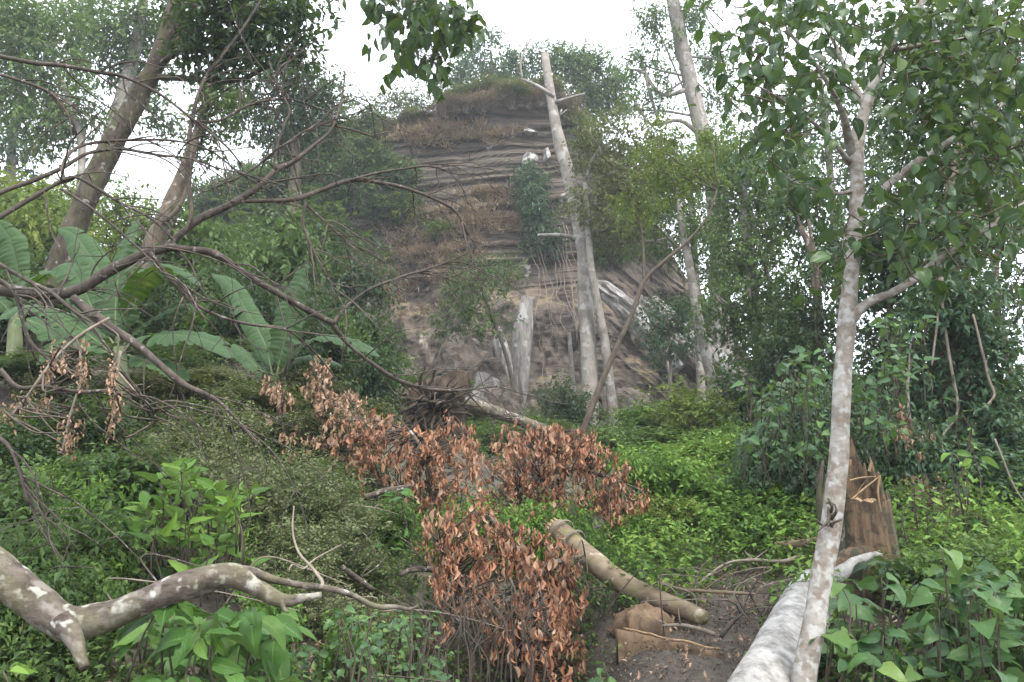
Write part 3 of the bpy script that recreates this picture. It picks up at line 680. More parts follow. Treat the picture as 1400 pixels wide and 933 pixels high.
# --- fallen lichen-spotted branch across the foreground
def fallen_branch():
    L = [(-60, 742, 36), (-10, 775, 35), (35, 815, 34), (90, 852, 34), (140, 845, 30), (190, 828, 27), (240, 806, 26), (285, 792, 26), (318, 788, 24), (350, 803, 18), (385, 822, 14), (415, 818, 9), (440, 813, 6)]
    P = pix_path(L, 3.15, 3.35); c = P[3]
    T = Thing('fallen_branch', 'thick forked fallen branch blotched with white lichen, reaching over the undergrowth', 'branch', (c[0], c[1], gz(c[0], c[1])))
    P[:, 3] *= .95; a = Acc(); tube(a, P, 26, .02, .17, 13); T.part('limb', a, M['bark_branch'])
    limb_part(T, 'stub', [(85, 850, 26), (100, 872, 18), (108, 892, 11), (116, 914, 9)], 3.13, 3.05, 'bark_branch', 10, .02, .2)
    limb_part(T, 'side_branch', [(300, 784, 14), (340, 782, 11), (375, 793, 8), (410, 800, 7), (450, 805, 6), (480, 813, 5), (512, 829, 5), (540, 830, 4.5), (560, 833, 3), (572, 828, 2)], 3.35, 3.7, 'bark_branch', 10, .03, .12)
    limb_part(T, 'twig', [(438, 804, 4), (441, 797, 3.5), (428, 778, 3), (408, 755, 2.5), (400, 725, 2), (402, 692, 1.3)], 3.42, 3.6, 'twig_pale', 7, .03, .1)
    limb_part(T, 'twig', [(395, 780, 1.5), (400, 772, 1.5), (415, 778, 1.8), (430, 765, 1.8), (467, 745, 1.2)], 3.5, 3.7, 'twig_pale', 6, .03, .1)
    limb_part(T, 'twig', [(385, 820, 7), (388, 832, 5), (395, 838, 2)], 3.3, 3.3, 'bark_branch', 7, .02, .2)
fallen_branch()

# --- bare dead tree tangled over the left
def dead_tree():
    T = Thing('dead_tree', 'toppled dead tree with a tangle of bare arching branches before the banana plants', 'tree', (-3.6, 4.9, gz(-3.6, 4.9)))
    main = [
     ([(-60, 380, 17), (0, 395, 15), (55, 402, 13), (105, 397, 12), (150, 370, 11.5), (200, 347, 11), (238, 338, 10)], 4.7, 4.8),
     ([(225, 340, 8), (250, 318, 8.5), (275, 298, 8), (305, 285, 7.5), (335, 268, 7), (360, 250, 6.5), (378, 232, 6), (400, 222, 4.5), (428, 200, 4), (453, 177, 3.2), (466, 140, 2.4), (472, 100, 1.6)], 4.8, 5.2),
     ([(377, 232, 4), (378, 205, 3.2), (390, 168, 3), (396, 150, 2.6), (380, 118, 2), (368, 85, 1.4)], 5.0, 5.1),
     ([(315, 276, 4), (345, 275, 4.5), (400, 273, 5), (440, 260, 5), (478, 247, 4.6), (520, 250, 4), (556, 258, 3.6), (600, 275, 3), (625, 292, 2.4), (640, 322, 1.8)], 4.9, 5.6),
     ([(478, 247, 3), (510, 238, 2.8), (545, 232, 2.4), (590, 228, 2), (625, 245, 1.6), (640, 280, 1.2)], 5.2, 5.7),
     ([(228, 338, 9), (262, 342, 9), (288, 345, 8.5), (318, 362, 8), (350, 384, 7.5), (385, 404, 7), (420, 424, 6.5), (455, 442, 6)], 4.75, 5.2),
     ([(452, 440, 5), (475, 470, 4.5), (510, 498, 4.2), (545, 520, 4), (585, 532, 3.6), (630, 534, 2.8), (680, 528, 1.8)], 5.2, 5.9),
     ([(455, 443, 4), (475, 418, 3.6), (505, 396, 3), (545, 380, 2.8), (585, 368, 2.4), (625, 358, 1.8), (665, 372, 1.2)], 5.2, 5.8),
     ([(100, 408, 10), (140, 440, 9.5), (185, 470, 9.5), (220, 500, 9), (250, 525, 8), (278, 538, 6), (300, 550, 4), (325, 575, 2.5), (355, 608, 1.6)], 4.6, 4.5),
     ([(-40, 290, 6), (0, 264, 5.5), (45, 247, 5), (85, 230, 4.5), (120, 210, 4), (165, 204, 3.6), (215, 212, 3), (265, 218, 2.4), (300, 232, 1.6)], 4.3, 4.9),
     ([(-40, 320, 6), (0, 297, 5.5), (45, 270, 5), (88, 246, 5), (105, 243, 4), (130, 256, 3.6), (165, 278, 3), (205, 298, 2.6), (240, 330, 2)], 4.3, 4.7),
     ([(87, 246, 4), (86, 228, 4), (98, 207, 3.6), (125, 196, 3.2), (175, 192, 3), (240, 193, 2.6), (290, 208, 2), (330, 240, 1.4)], 4.4, 4.9),
     ([(-30, 66, 4.5), (0, 77, 4.3), (45, 86, 4), (92, 91, 4), (135, 99, 3.6), (168, 105, 3.4), (217, 128, 3.2), (263, 163, 3), (307, 198, 2.2), (330, 225, 1.5)], 4.5, 4.9),
     ([(-30, 95, 3), (20, 108, 3), (70, 128, 2.8), (95, 160, 2.6), (105, 185, 2)], 4.5, 4.7),
     ([(252, 320, 4), (262, 290, 4.5), (257, 245, 5), (258, 195, 5), (263, 160, 4.5), (273, 125, 4), (284, 102, 3.6), (317, 60, 3), (345, 20, 2.4), (365, -15, 2)], 4.8, 5.0),
     ([(-30, 345, 5), (0, 362, 4.5), (40, 385, 4), (70, 400, 4), (100, 425, 3.2), (140, 450, 2)], 4.2, 4.4),
     ([(-30, 365, 5), (15, 395, 4.6), (30, 430, 4.2), (40, 465, 4), (70, 495, 3)], 4.1, 4.2),
     ([(82, 258, 3), (118, 280, 3), (150, 305, 2.8), (195, 345, 2.6), (240, 390, 2.2), (275, 410, 2)], 4.4, 4.7),
     ([(205, 345, 5), (235, 385, 4.5), (270, 418, 4), (310, 436, 3.6), (350, 445, 3), (390, 450, 2.4), (425, 475, 1.6)], 4.6, 5.0),
     ([(404, 246, 3), (415, 275, 3), (432, 292, 3), (465, 322, 2.6), (490, 338, 2), (508, 345, 1.4)], 5.1, 5.2),
     ([(418, 278, 2.5), (414, 305, 2.5), (425, 335, 2.5), (440, 365, 2.2), (460, 400, 1.8), (475, 430, 1.2)], 5.1, 5.2),
     ([(290, 258, 2.5), (340, 235, 2.4), (420, 178, 2.6), (465, 174, 2.2), (520, 190, 1.6)], 4.9, 5.3),
     ([(262, 165, 3), (300, 165, 2.6), (345, 142, 2.8), (395, 136, 2.6), (435, 148, 2), (480, 165, 1.4)], 4.9, 5.3),
     ([(-20, 590, 6), (10, 608, 5), (25, 640, 4), (40, 690, 3)], 3.9, 3.9),
     ([(0, 505, 5), (25, 530, 4.6), (60, 528, 4), (110, 536, 3.6), (150, 535, 3), (180, 548, 2.4), (210, 566, 1.6)], 4.0, 4.2),
    ]
    ax = []
    for L, y0, y1 in main:
        L = [(u, v, w*.86) for u, v, w in L]; o, X = limb_part(T, 'limb', L, y0, y1, 'bark_dead', 8, .04, .2); ax.append((X, L[0][2]))
    for X, r in ax:      # finer twigs springing off the limbs and arching over
        for _ in range(9):
            if len(X) < 6: continue
            k = rng.integers(len(X)//4, len(X)-1); tn = unit(X[k]-X[k-1]); ln = .25+.55*rng.random()
            d = unit(tn*.7+rng.normal(size=3)*[.5, .4, .5]+[.15, 0, .1]); p = X[k]; pts = [[*p, .0050]]
            for q in range(1, 6):
                d = unit(d+rng.normal(size=3)*.16+[.03, 0, -.13]); p = p+d*ln/5; pts.append([*p, .0050*(1-q/6)+.0012])
            a = Acc(); tube(a, np.array(pts), 5, .06, .1, 12); T.part('twig', a, M['bark_dead'])
            for _ in range(2):
                q = pts[rng.integers(2, 5)]; e = np.array(q[:3])+rng.normal(size=3)*.14+[.05, 0, -.06]; a = Acc(); grow(a, q[:3], .003, e, .001, .3, .05, 4); T.part('twig', a, M['bark_dead'])
dead_tree()

# --- fallen crown with withered red-brown leaves
def whorl(p, n, L, PP, DD, NN, LL, out=.45):
    for k in range(n):
        an = rng.random()*6.28; o = np.array([math.cos(an), math.sin(an), 0]); d = unit(o*out*(.4+rng.random())+[0, 0, -1.0]+rng.normal(size=3)*.15)
        PP.append(p+o*.012+[0, 0, rng.normal()*.03]); DD.append(d); NN.append(unit(o+[0, 0, .3]+rng.normal(size=3)*.4)); LL.append(L*(.7+.55*rng.random()))
def withered(name, label, key, limbs, Y, zones, L, n, mat='bark_brown', out=.45):
    ps = [pix_path(l, y0, y1) for l, y0, y1 in limbs]; b = ps[0][0]
    T = Thing(name, label, 'branch', (b[0], b[1], gz(b[0], b[1]))); AX = []
    for P in ps:
        a = Acc(); AX.append(tube(a, P, 8, .06, .12, 8)); T.part('limb', a, M[mat])
    AX = np.vstack(AX); PP, DD, NN, LL = [], [], [], []; tw = Acc(); tot = sum(z[4] for z in zones)
    for zx, zy, rx, ry, wt in zones:
        for _ in range(int(n*wt/tot)):
            u = rng.uniform(-1, 1, 2)
            while u @ u > 1: u = rng.uniform(-1, 1, 2)
            u = u*(1+.12*abs(rng.normal()))
            p = at(zx+rx*u[0], zy+ry*u[1], Y+rng.normal()*.35+.25*(abs(u[0])-.5)); k = AX[np.argmin(np.linalg.norm(AX-p, axis=1))]
            if np.linalg.norm(k-p) < .9 and rng.random() < .7: grow(tw, k, .006, p, .0025, .35, .12, 4)
            whorl(p, 3+rng.integers(0, 5), L*(.6+.5*rng.random()), PP, DD, NN, LL, out*(.35+.9*rng.random()))
    if tw.n: T.part('twigs', tw, M['twig_dark'])
    PP, DD, NN, LL = map(np.array, (PP, DD, NN, LL)); mixk = rng.random(len(PP)) < (.22 if key == 'withered_leaf' else 0)
    leaf_objs(T, key, PP[~mixk], DD[~mixk], NN[~mixk], LL[~mixk], 'leaf', 230)
    if mixk.any(): leaf_objs(T, 'tan_withered_leaf', PP[mixk], DD[mixk], NN[mixk], LL[mixk], 'leaf', 60, 'tan_leaves')
withered('withered_branch', 'withered branch of red-brown leaves heaped beside the bare log', 'withered_leaf',
    [([(700, 930, 9), (705, 860, 8), (715, 790, 7), (690, 730, 6), (660, 700, 4)], 5.9, 6.3), ([(715, 800, 6), (760, 770, 5), (800, 760, 4)], 6.1, 6.0), ([(650, 940, 6), (640, 860, 5), (625, 790, 4), (600, 740, 3)], 5.9, 6.0)], 6.0,
    [(700, 780, 95, 60, 30), (765, 805, 40, 55, 12), (610, 740, 35, 35, 8), (620, 810, 32, 50, 7), (725, 860, 65, 45, 20), (755, 905, 50, 35, 15), (600, 860, 18, 22, 2), (660, 720, 60, 30, 8), (760, 930, 40, 20, 6)], .094, 560)
withered('withered_branch', 'broad withered branch of drooping red-brown leaves below the two pale trunks', 'withered_leaf',
    [([(640, 720, 8), (690, 690, 7.5), (740, 650, 7), (790, 640, 6), (850, 660, 4)], 7.9, 8.2), ([(740, 655, 5), (760, 615, 4), (770, 590, 3)], 8.0, 8.2)], 8.0,
    [(710, 640, 60, 55, 22), (790, 645, 60, 50, 22), (750, 610, 60, 30, 14), (850, 680, 38, 28, 9), (700, 680, 50, 20, 4)], .10, 500)
withered('withered_branch', 'withered branch of red-brown leaves under the uprooted roots', 'withered_leaf',
    [([(600, 720, 8), (590, 670, 7), (580, 620, 6), (560, 590, 4)], 8.3, 8.4), ([(500, 690, 5), (540, 668, 5), (590, 660, 5)], 8.2, 8.4)], 8.3,
    [(600, 625, 50, 50, 22), (540, 620, 50, 40, 11), (600, 690, 45, 35, 8), (510, 600, 30, 40, 7), (480, 650, 30, 35, 5), (470, 600, 30, 25, 4)], .10, 420)
withered('withered_sapling', 'tan withered sapling with curled leaves in front of the upright banana leaf', 'tan_withered_leaf',
    [([(440, 660, 5), (442, 600, 4.5), (438, 540, 4), (434, 498, 2.5)], 8.6, 8.7), ([(405, 640, 4), (385, 580, 3.5), (375, 535, 2)], 8.5, 8.6)], 8.6,
    [(437, 525, 18, 32, 9), (455, 560, 25, 25, 6), (385, 565, 22, 35, 6), (420, 600, 40, 25, 7), (480, 560, 22, 30, 5), (465, 620, 35, 35, 6), (370, 535, 12, 18, 3), (500, 590, 25, 30, 4), (400, 640, 40, 25, 3)], .09, 250)
withered('withered_vine', 'dry vine of small curled tan leaves dangling from the dead tree', 'tan_withered_leaf',
    [([(150, 435, 3), (115, 455, 3), (85, 480, 3), (60, 510, 3), (35, 545, 2.5), (15, 570, 2)], 4.0, 3.9), ([(165, 480, 2.5), (160, 510, 2), (155, 560, 2), (150, 600, 1.5)], 4.2, 4.2), ([(158, 505, 2), (180, 530, 2), (205, 555, 1.6), (215, 575, 1)], 4.2, 4.2), ([(110, 480, 2.5), (110, 520, 2), (95, 570, 2), (85, 620, 2)], 4.1, 4.1)], 4.1,
    [(112, 500, 8, 22, 6), (80, 490, 12, 18, 5), (156, 550, 7, 45, 9), (95, 590, 16, 32, 7), (20, 560, 18, 18, 5), (60, 545, 20, 10, 3), (155, 515, 8, 8, 2), (60, 510, 12, 14, 3)], .032, 120, 'twig_pale', 1.2)
withered('withered_sprig', 'brown bunch of dead leaves caught on the slim white stem near the vine-wrapped trunk', 'tan_withered_leaf',
    [([(1255, 660, 3), (1250, 620, 3), (1240, 580, 2)], 9.0, 9.0)], 9.0, [(1230, 575, 14, 20, 6), (1260, 610, 28, 25, 5), (1250, 650, 35, 22, 3)], .09, 55, 'twig_dark', .8)

# --- banana plants: each leaf is a blade with a midrib, torn edges and its own arch
def banana_leaf(T, pts, width, Y0, Y1, seed, roll=0.0, tears=4):
    rr = np.random.default_rng(seed); P = np.array([at(px, py, Y) for (px, py), Y in zip(pts, np.linspace(Y0, Y1, len(pts)))])
    C = catmull(np.hstack([P, np.zeros((len(P), 1))]), .014)[:, :3]; n = len(C); t = np.linspace(0, 1, n)
    Tn = unit(np.gradient(C, axis=0)); side = unit(np.cross(Tn, np.array([0, -.45, 1.])))
    nor = np.cross(side, Tn); c, s_ = math.cos(roll), math.sin(roll); side, nor = side*c+nor*s_, nor*c-side*s_
    w = width*.5*np.clip(np.minimum((t-.06)*7, 1), 0, 1)**.6*np.clip((1-t)*3.2, 0, 1)**.6
    blade = Acc()
    for sg in (-1, 1):
        cuts = np.sort(rr.random(tears)); seg = np.searchsorted(cuts, t); V = []; B = []
        K = 7
        for i in range(n):
            for k in range(K+1):
                s = k/K; ph = seg[i]*2.3+sg; dr = .45*s*s+.16*math.sin(ph)*s; wav = .05*math.sin(t[i]*46+ph)*s+.03*math.sin(t[i]*90+ph*3)*s+.022*math.sin(i*1.45)*min(1, s*3)
                V.append(C[i]+side[i]*sg*w[i]*s*(1-.12*abs(math.sin(ph))*s)+nor[i]*w[i]*(.42*s-dr+wav)+np.array([0, 0, -.12*w[i]*s*s])); B.append(s)
        Q = []
        for i in range(n-1):
            for k in range(K):
                if seg[i] != seg[i+1] and k > 1: continue
                q = [i*(K+1)+k, i*(K+1)+k+1, (i+1)*(K+1)+k+1, (i+1)*(K+1)+k]; Q.append(q if sg < 0 else q[::-1])
        blade.add(np.array(V), np.array(Q), None, rr.random()*.6+.15*np.sin(np.repeat(np.arange(n), K+1)*.0), np.array(B))
    lf = T.part('leaf', blade, M['banana'])
    st = Acc(); tube(st, np.hstack([C-nor*.006, (.012*(1-t)**1.2+.002)[:, None]]), 6, .06, .03, 8); T.part('midrib', st, M['pith'], parent=lf)
def banana(label, base, leavesL, stem, seed):
    p0 = at(*base); T = Thing('banana_plant', label, 'banana plant', (p0[0], p0[1], gz(p0[0], p0[1])))
    a = Acc(); S = extend_to_ground(pix_path(stem, base[2])); tube(a, S, 10, .1, .06, 4); T.part('stem', a, M['pith'])
    for k, l in enumerate(leavesL): banana_leaf(T, l[0], l[1], l[2], l[3], seed+k, l[4] if len(l) > 4 else 0, 2 if len(l) > 5 else 4)
banana('banana plant with one tall upright leaf and a pale leaf-stalk fan', (378, 520, 9.6),
    [([(378, 512), (388, 470), (402, 410), (420, 360), (432, 334)], .60, 9.3, 9.0, .1, 3), ([(385, 510), (405, 480), (440, 462), (485, 470), (520, 488)], .40, 9.5, 9.2), ([(372, 512), (362, 470), (335, 420), (312, 385), (290, 375)], .34, 9.6, 10.2, .4), ([(380, 512), (392, 505), (405, 495), (425, 490), (470, 500)], .3, 9.5, 9.7), ([(374, 512), (355, 505), (330, 480), (318, 470)], .3, 9.6, 9.9)],
    [(376, 560, 12), (376, 535, 10), (377, 512, 7)], 50)
banana('banana plant with wide torn leaves standing behind the dead tree', (165, 480, 8.0),
    [([(160, 470), (158, 420), (165, 360), (180, 318), (192, 296)], .50, 8.0, 8.1, .3, 3), ([(165, 465), (178, 410), (205, 372), (245, 370), (275, 392)], .46, 7.9, 7.5, .3), ([(170, 475), (200, 462), (245, 458), (290, 468), (318, 490)], .44, 7.8, 7.4), ([(168, 472), (195, 448), (225, 430), (255, 418), (280, 425)], .36, 7.9, 7.9), ([(155, 470), (130, 430), (110, 385), (90, 362), (70, 370)], .42, 8.0, 8.2, .3), ([(150, 480), (110, 450), (70, 425), (30, 420), (-10, 440)], .44, 7.9, 7.6), ([(155, 485), (125, 475), (95, 465), (70, 475), (50, 500)], .34, 7.8, 7.6), ([(160, 470), (150, 400), (120, 345), (100, 320), (80, 312)], .36, 8.1, 8.6, .6), ([(175, 485), (205, 495), (235, 505), (255, 530)], .3, 7.8, 7.5)],
    [(168, 560, 16), (166, 520, 15), (163, 475, 10)], 70)
banana('banana plant with low arching leaves at the foot of the mossy leaning trunk', (20, 440, 9.5),
    [([(20, 430), (25, 380), (15, 330), (-5, 300)], .45, 9.5, 9.4, .8), ([(20, 430), (45, 390), (75, 372), (110, 385)], .40, 9.5, 9.2), ([(18, 432), (-5, 410), (-40, 410), (-70, 430)], .4, 9.4, 9.2), ([(22, 436), (45, 440), (70, 455), (85, 490)], .36, 9.3, 9.0)],
    [(20, 480, 14), (20, 450, 12), (20, 430, 8)], 90)

# --- broad-leaved plants close by
def leafy(name, label, key, cat, Y, zones, L, per, petiole='pith', up=.9, droop=.35, group=None, stems=True, limit=300, jY=.35, stemlen=.35):
    c = at(zones[0][0], zones[0][1]+zones[0][3], Y); T = Thing(name, label, cat, (c[0], c[1], gz(c[0], c[1])), group); st = Acc(); PP, DD, NN, LL = [], [], [], []
    for zx, zy, rx, ry, cnt in zones:
        for _ in range(cnt):
            u = rng.uniform(-1, 1, 2); p = at(zx+rx*u[0], zy+ry*u[1], Y+rng.normal()*jY); g = gz(p[0], p[1])
            p[2] = max(p[2], g+.05); b = np.array([p[0]+rng.normal()*.06, p[1]+.1+rng.normal()*.06, max(g-.03, p[2]-stemlen)])
            if stems: st = Acc(); grow(st, b, .006, p, .0025, .25, .1, 5); T.part('stem', st, M['twig_dark'] if petiole == 'dark' else M[petiole])
            a0 = rng.random()*6.28
            for k in range(per):
                an = a0+k*2.4; d = unit(np.array([math.cos(an), math.sin(an)-.25, .25-droop*rng.random()*1.6])); q = p+d*[.03, .03, .03]-[0, 0, .05*k*rng.random()]
                PP.append(q); DD.append(d); NN.append(unit(np.array([0, -.3, up])+rng.normal(size=3)*.4)); LL.append(L*(.45+.8*rng.random()))
    leaf_objs(T, key, PP, DD, NN, np.array(LL), 'leaf', limit)
leafy('broad_leaf_shrub', 'lush shrub of large heart-shaped green leaves beside the felled log', 'heart_leaf', 'shrub', 4.7,
    [(1260, 850, 120, 70, 60), (1350, 830, 70, 80, 38), (1180, 895, 50, 40, 24), (1300, 915, 110, 40, 34)], .145, 3, 'dark')
leafy('spade_leaf_plant', 'clump of bright green upright spade-shaped leaves above the lichen-blotched fallen branch', 'spade_leaf', 'plant', 5.2,
    [(260, 700, 65, 35, 30), (245, 660, 30, 25, 10), (280, 760, 60, 30, 20), (320, 690, 28, 20, 8), (215, 710, 25, 25, 6)], .13, 4, 'dark', .5, -.4)
leafy('long_leaf_plant', 'bright green plant with long pointed leaves drooping below the forked fallen branch', 'long_leaf', 'plant', 3.9,
    [(250, 835, 55, 20, 12), (330, 850, 55, 25, 12), (290, 870, 50, 25, 10)], .19, 4, 'dark', .8, .55)
leafy('long_leaf_plant', 'low dull green leafy plant on the ground below the long-leaved plant', 'long_leaf', 'plant', 3.5,
    [(240, 925, 60, 15, 9), (350, 930, 50, 15, 7)], .15, 4, 'dark', .9, .4)
leafy('yellowed_leaf_plant', 'small low plant with a yellow-edged leaf beside the branch stub', 'spade_leaf', 'plant', 3.1, [(5, 925, 12, 12, 2)], .12, 3, 'dark')
leafy('seedling', 'small dark seedling with rounded leaves at the edge of the withered heap', 'heart_leaf', 'seedling', 6.0, [(785, 885, 18, 12, 4)], .10, 3, 'dark')
leafy('seedling', 'small bright seedling rooted in bare soil by the slab', 'heart_leaf', 'seedling', 5.2, [(830, 915, 10, 15, 4)], .07, 3, 'pith')
leafy('sapling', 'thin sapling with a few bright hanging leaves near the stump', 'sapling_leaf', 'sapling', 6.8, [(1255, 680, 22, 22, 4), (1305, 660, 8, 60, 8), (1320, 610, 15, 40, 5)], .12, 2, 'dark', .7, .5)
leafy('sapling', 'leafy climber of round pale green leaves against the vine-wrapped trunk', 'heart_leaf', 'climber', 7.6, [(1310, 600, 12, 50, 6), (1315, 700, 15, 60, 7), (1290, 560, 10, 20, 2)], .12, 2, 'dark', .6, .5)
leafy('fern', 'dark feathery frond lying over the torn hinge of the log', 'dark_leaf', 'fern', 6.2, [(1205, 760, 18, 10, 5)], .12, 4, 'dark', .9, .3)
leafy('broad_leaf_shrub', 'glossy heart-leaved shrub growing up the bank behind the young tree', 'heart_leaf', 'shrub', 8.0,
    [(1080, 570, 60, 50, 60), (1090, 500, 40, 30, 24), (1200, 540, 40, 60, 34), (1230, 470, 40, 40, 20)], .12, 3, 'dark', .8, .5, jY=.6)
leafy('broad_leaf_shrub', 'blue-green ground creeper with rounded leaves left of the withered heap', 'heart_leaf', 'creeper', 4.6,
    [(520, 880, 70, 50, 110), (450, 905, 60, 35, 60), (400, 915, 60, 25, 30), (560, 910, 60, 30, 40)], .055, 4, 'dark', .9, .3)
leafy('long_leaf_plant', 'tall leafy weed by the splintered branch at the withered heap', 'long_leaf', 'plant', 7.2, [(545, 700, 25, 30, 8), (530, 740, 20, 20, 5)], .16, 3, 'dark')
# ================================================================== TREES
tree('leaning_tree', 'dark mossy trunk leaning right with a heavy dark overhanging crown', [(55, 450, 24), (75, 385, 22), (95, 330, 20), (128, 250, 19), (160, 185, 18), (190, 130, 17), (215, 85, 16), (235, 30, 15), (246, -30, 14), (255, -110, 12), (265, -200, 8)], 11,
     [(300, 20, -.6, 60, 40), (360, 45, -.8, 45, 30), (285, 70, -.3, 40, 28), (400, 15, -.9, 40, 30), (330, -20, -.6, 90, 35), (255, 30, .5, 30, 30), (395, 70, -.9, 25, 18), (315, 85, -.3, 22, 14)], 'leaf_dark', 5200, .15, .42, 'bark_mossy', sides=20, step=.09, bump=.17, droop=.5, per=6, gap=-.3,
     extra=[([(252, -70, 7), (330, -95, 6), (430, -100, 5), (520, -60, 4), (560, -10, 3), (580, 40, 1.5)], (10.9, 8.6)), ([(235, 60, 6), (250, 50, 5), (262, 20, 4), (300, -10, 3)], 10.9)])
def hanging_bough():
    T = Thing('hanging_bough', 'dark bough of pointed leaves hanging down against the white sky above the cliff', 'branch', at(560, -40, 8.4)); tw = Acc(); PP, DD, NN, LL = [], [], [], []
    limb, X = limb_part(T, 'limb', [(480, -90, 4), (530, -45, 3.5), (565, 0, 3), (590, 50, 2), (600, 90, 1)], 8.8, 8.4, 'twig_dark', 6, .1)
    for zx, zy, rx, ry, cnt in [(575, 10, 60, 30, 60), (610, 40, 38, 25, 30), (555, 50, 32, 20, 18), (580, 85, 28, 18, 14), (600, 110, 8, 14, 5), (545, 88, 8, 10, 3), (635, 30, 15, 20, 8), (520, 5, 18, 20, 10)]:
        for _ in range(cnt):
            p = at(zx+rx*rng.normal()*.6, zy+ry*rng.normal()*.6, 8.4+rng.normal()*.4); k = X[np.argmin(np.linalg.norm(X-p, axis=1))]; grow(tw, k, .005, p, .002, .3, .15, 4)
            for q in range(3):
                PP.append(p+rng.normal(size=3)*.04); DD.append(unit(rng.normal(size=3)*.45+[0, 0, -.9])); NN.append(unit(rng.normal(size=3)*.7+[0, -.6, .4])); LL.append(.13+.1*rng.random())
    T.part('twigs', tw, M['twig_dark']); leaf_objs(T, 'dark_leaf', PP, DD, NN, np.array(LL))
hanging_bough()
tree('knotted_tree', 'brown knotted trunk with pale top rising behind the dead branches', [(208, 345, 20), (225, 305, 17), (240, 265, 15), (255, 225, 12), (268, 185, 9), (280, 145, 8), (290, 110, 7), (296, 70, 4)], 14,
     [(300, 150, 0, 26, 30), (275, 200, .4, 22, 22), (305, 120, 0, 20, 15)], 'leaf_mid', 1500, .12, .45, 'bark_brown', sides=16, step=.12, bump=.2, extra=[([(222, 305, 4), (240, 290, 5), (252, 268, 4), (262, 235, 3)], 13.8)])
for lab, tr, Y, bl, lm, n, L in [
  ('tall pale trunk seen past the mossy leaning trunk, with airy foliage', [(118, 275, 15), (140, 215, 14), (160, 155, 13), (178, 95, 12), (190, 40, 10), (200, -30, 8)], 27, [(170, 60, 0, 60, 60), (210, 20, 0, 50, 40), (110, 40, 0, 55, 45), (185, 110, 1, 40, 22), (220, 150, 1, 40, 24)], 'leaf_mid', 6500, .24),
  ('pale forked tree with thin blue-green crown beside the tall pale trunk', [(108, 270, 8), (112, 220, 7), (110, 185, 7), (98, 150, 5), (85, 110, 4)], 24, [(60, 60, 0, 70, 50), (20, 120, 0, 60, 40), (100, 150, 0, 50, 35), (60, 170, 0, 50, 35), (30, 30, 0, 50, 40)], 'leaf_mid', 7000, .22),
  ('blue-grey forest tree with a layered hazy crown at the left edge of the clearing', [(20, 300, 9), (15, 220, 8), (25, 130, 7), (30, 40, 5)], 30, [(0, 30, 0, 80, 60), (30, 110, 0, 80, 40), (10, 200, 0, 70, 40), (-40, 120, 0, 60, 80), (120, 10, 2, 60, 35)], 'leaf_blue', 7500, .26),
]: tree('forest_tree', lab, tr, Y, bl, lm, n, L, .45, 'bark_pale', 'tall trees left of the cliff', gap=-.05, per=6)
tree('vine_covered_tree', 'dark ivy-smothered tree with a drooping crown left of the cliff', [(400, 280, 12), (405, 220, 10), (395, 170, 9), (390, 120, 7)], 27,
     [(380, 130, 0, 70, 38), (330, 140, 0, 45, 30), (430, 130, 0, 45, 32), (400, 100, 0, 50, 22), (450, 170, 0, 30, 30), (420, 190, .5, 40, 30), (370, 180, 0, 45, 30)], 'leaf_dark', 9000, .20, .45, 'bark_mossy', per=6, gap=-.3)
# central tall trees
tree('tall_pale_tree', 'tallest pale trunk before the cliff, snapped at its top with bare stubs', [(806, 608, 17), (806, 540, 16), (804, 470, 15.5), (800, 400, 14.5), (797, 340, 13.5), (788, 290, 12.5), (776, 235, 12), (764, 190, 11), (756, 150, 9.5), (750, 110, 8.5), (745, 75, 7)], 22, [], 'leaf_mid', 10, .1, .4, 'bark_pale', Y1=24,
     extra=[([(758, 132, 4), (735, 118, 3.5), (712, 108, 2.5)], 23.5), ([(760, 140, 4), (775, 135, 3), (800, 128, 2)], 23.5), ([(714, 108, 2.5), (712, 85, 2), (722, 60, 1.5), (728, 50, 1)], 23.5), ([(800, 330, 4), (770, 322, 4), (735, 322, 3)], 22.8), ([(803, 325, 3), (840, 332, 3), (890, 330, 2.5), (935, 322, 1.5)], 22.8), ([(768, 150, 2), (765, 158, 2), (775, 150, 1)], 23.6)], sides=14)
tree('slim_pale_tree', 'slimmer pale trunk standing right against the tallest pale trunk', [(836, 615, 11), (838, 570, 9.5), (832, 510, 8.5), (825, 455, 8), (816, 410, 7.5), (808, 365, 7), (803, 300, 6), (800, 250, 4)], 22, [(820, 200, 0, 40, 40), (845, 250, 0, 45, 35), (800, 280, -.3, 30, 25), (880, 270, 0, 45, 35), (850, 310, 0, 50, 25), (900, 220, .3, 40, 35), (850, 180, .5, 45, 30)], 'leaf_olive', 9500, .13, .5, 'bark_pale', per=6, gap=-.1, sides=12)
tree('curved_sapling', 'thin dark sapling bending right in front of the pale trunks', [(792, 605, 6.5), (808, 560, 6), (828, 510, 5.5), (850, 460, 5), (866, 425, 4.6), (880, 385, 4.2), (905, 360, 3.6), (940, 330, 3), (968, 295, 2), (980, 260, 1.4)], 13, [(930, 260, .2, 40, 28), (960, 230, .2, 40, 30), (900, 235, 0, 35, 25), (870, 285, 0, 35, 25), (975, 190, .3, 35, 25), (890, 190, 0, 40, 26)], 'leaf_yellow', 4600, .075, .5, 'twig_dark', per=7, gap=-.05, extra=[([(880, 388, 3), (880, 350, 2.5), (876, 310, 2), (865, 280, 1.5)], 13)])
tree('slim_pale_tree', 'slender pale trunk slanting up right of the plunging rock beds', [(992, 585, 9), (980, 545, 9), (968, 500, 9), (958, 455, 9), (950, 410, 8.5), (943, 365, 8), (935, 325, 7.5), (930, 290, 6), (925, 240, 4)], 21, [(965, 320, 0, 30, 28), (930, 300, .3, 30, 28), (985, 370, .5, 30, 30), (940, 240, .4, 35, 40)], 'leaf_mid', 4200, .13, .48, 'bark_pale', per=6)
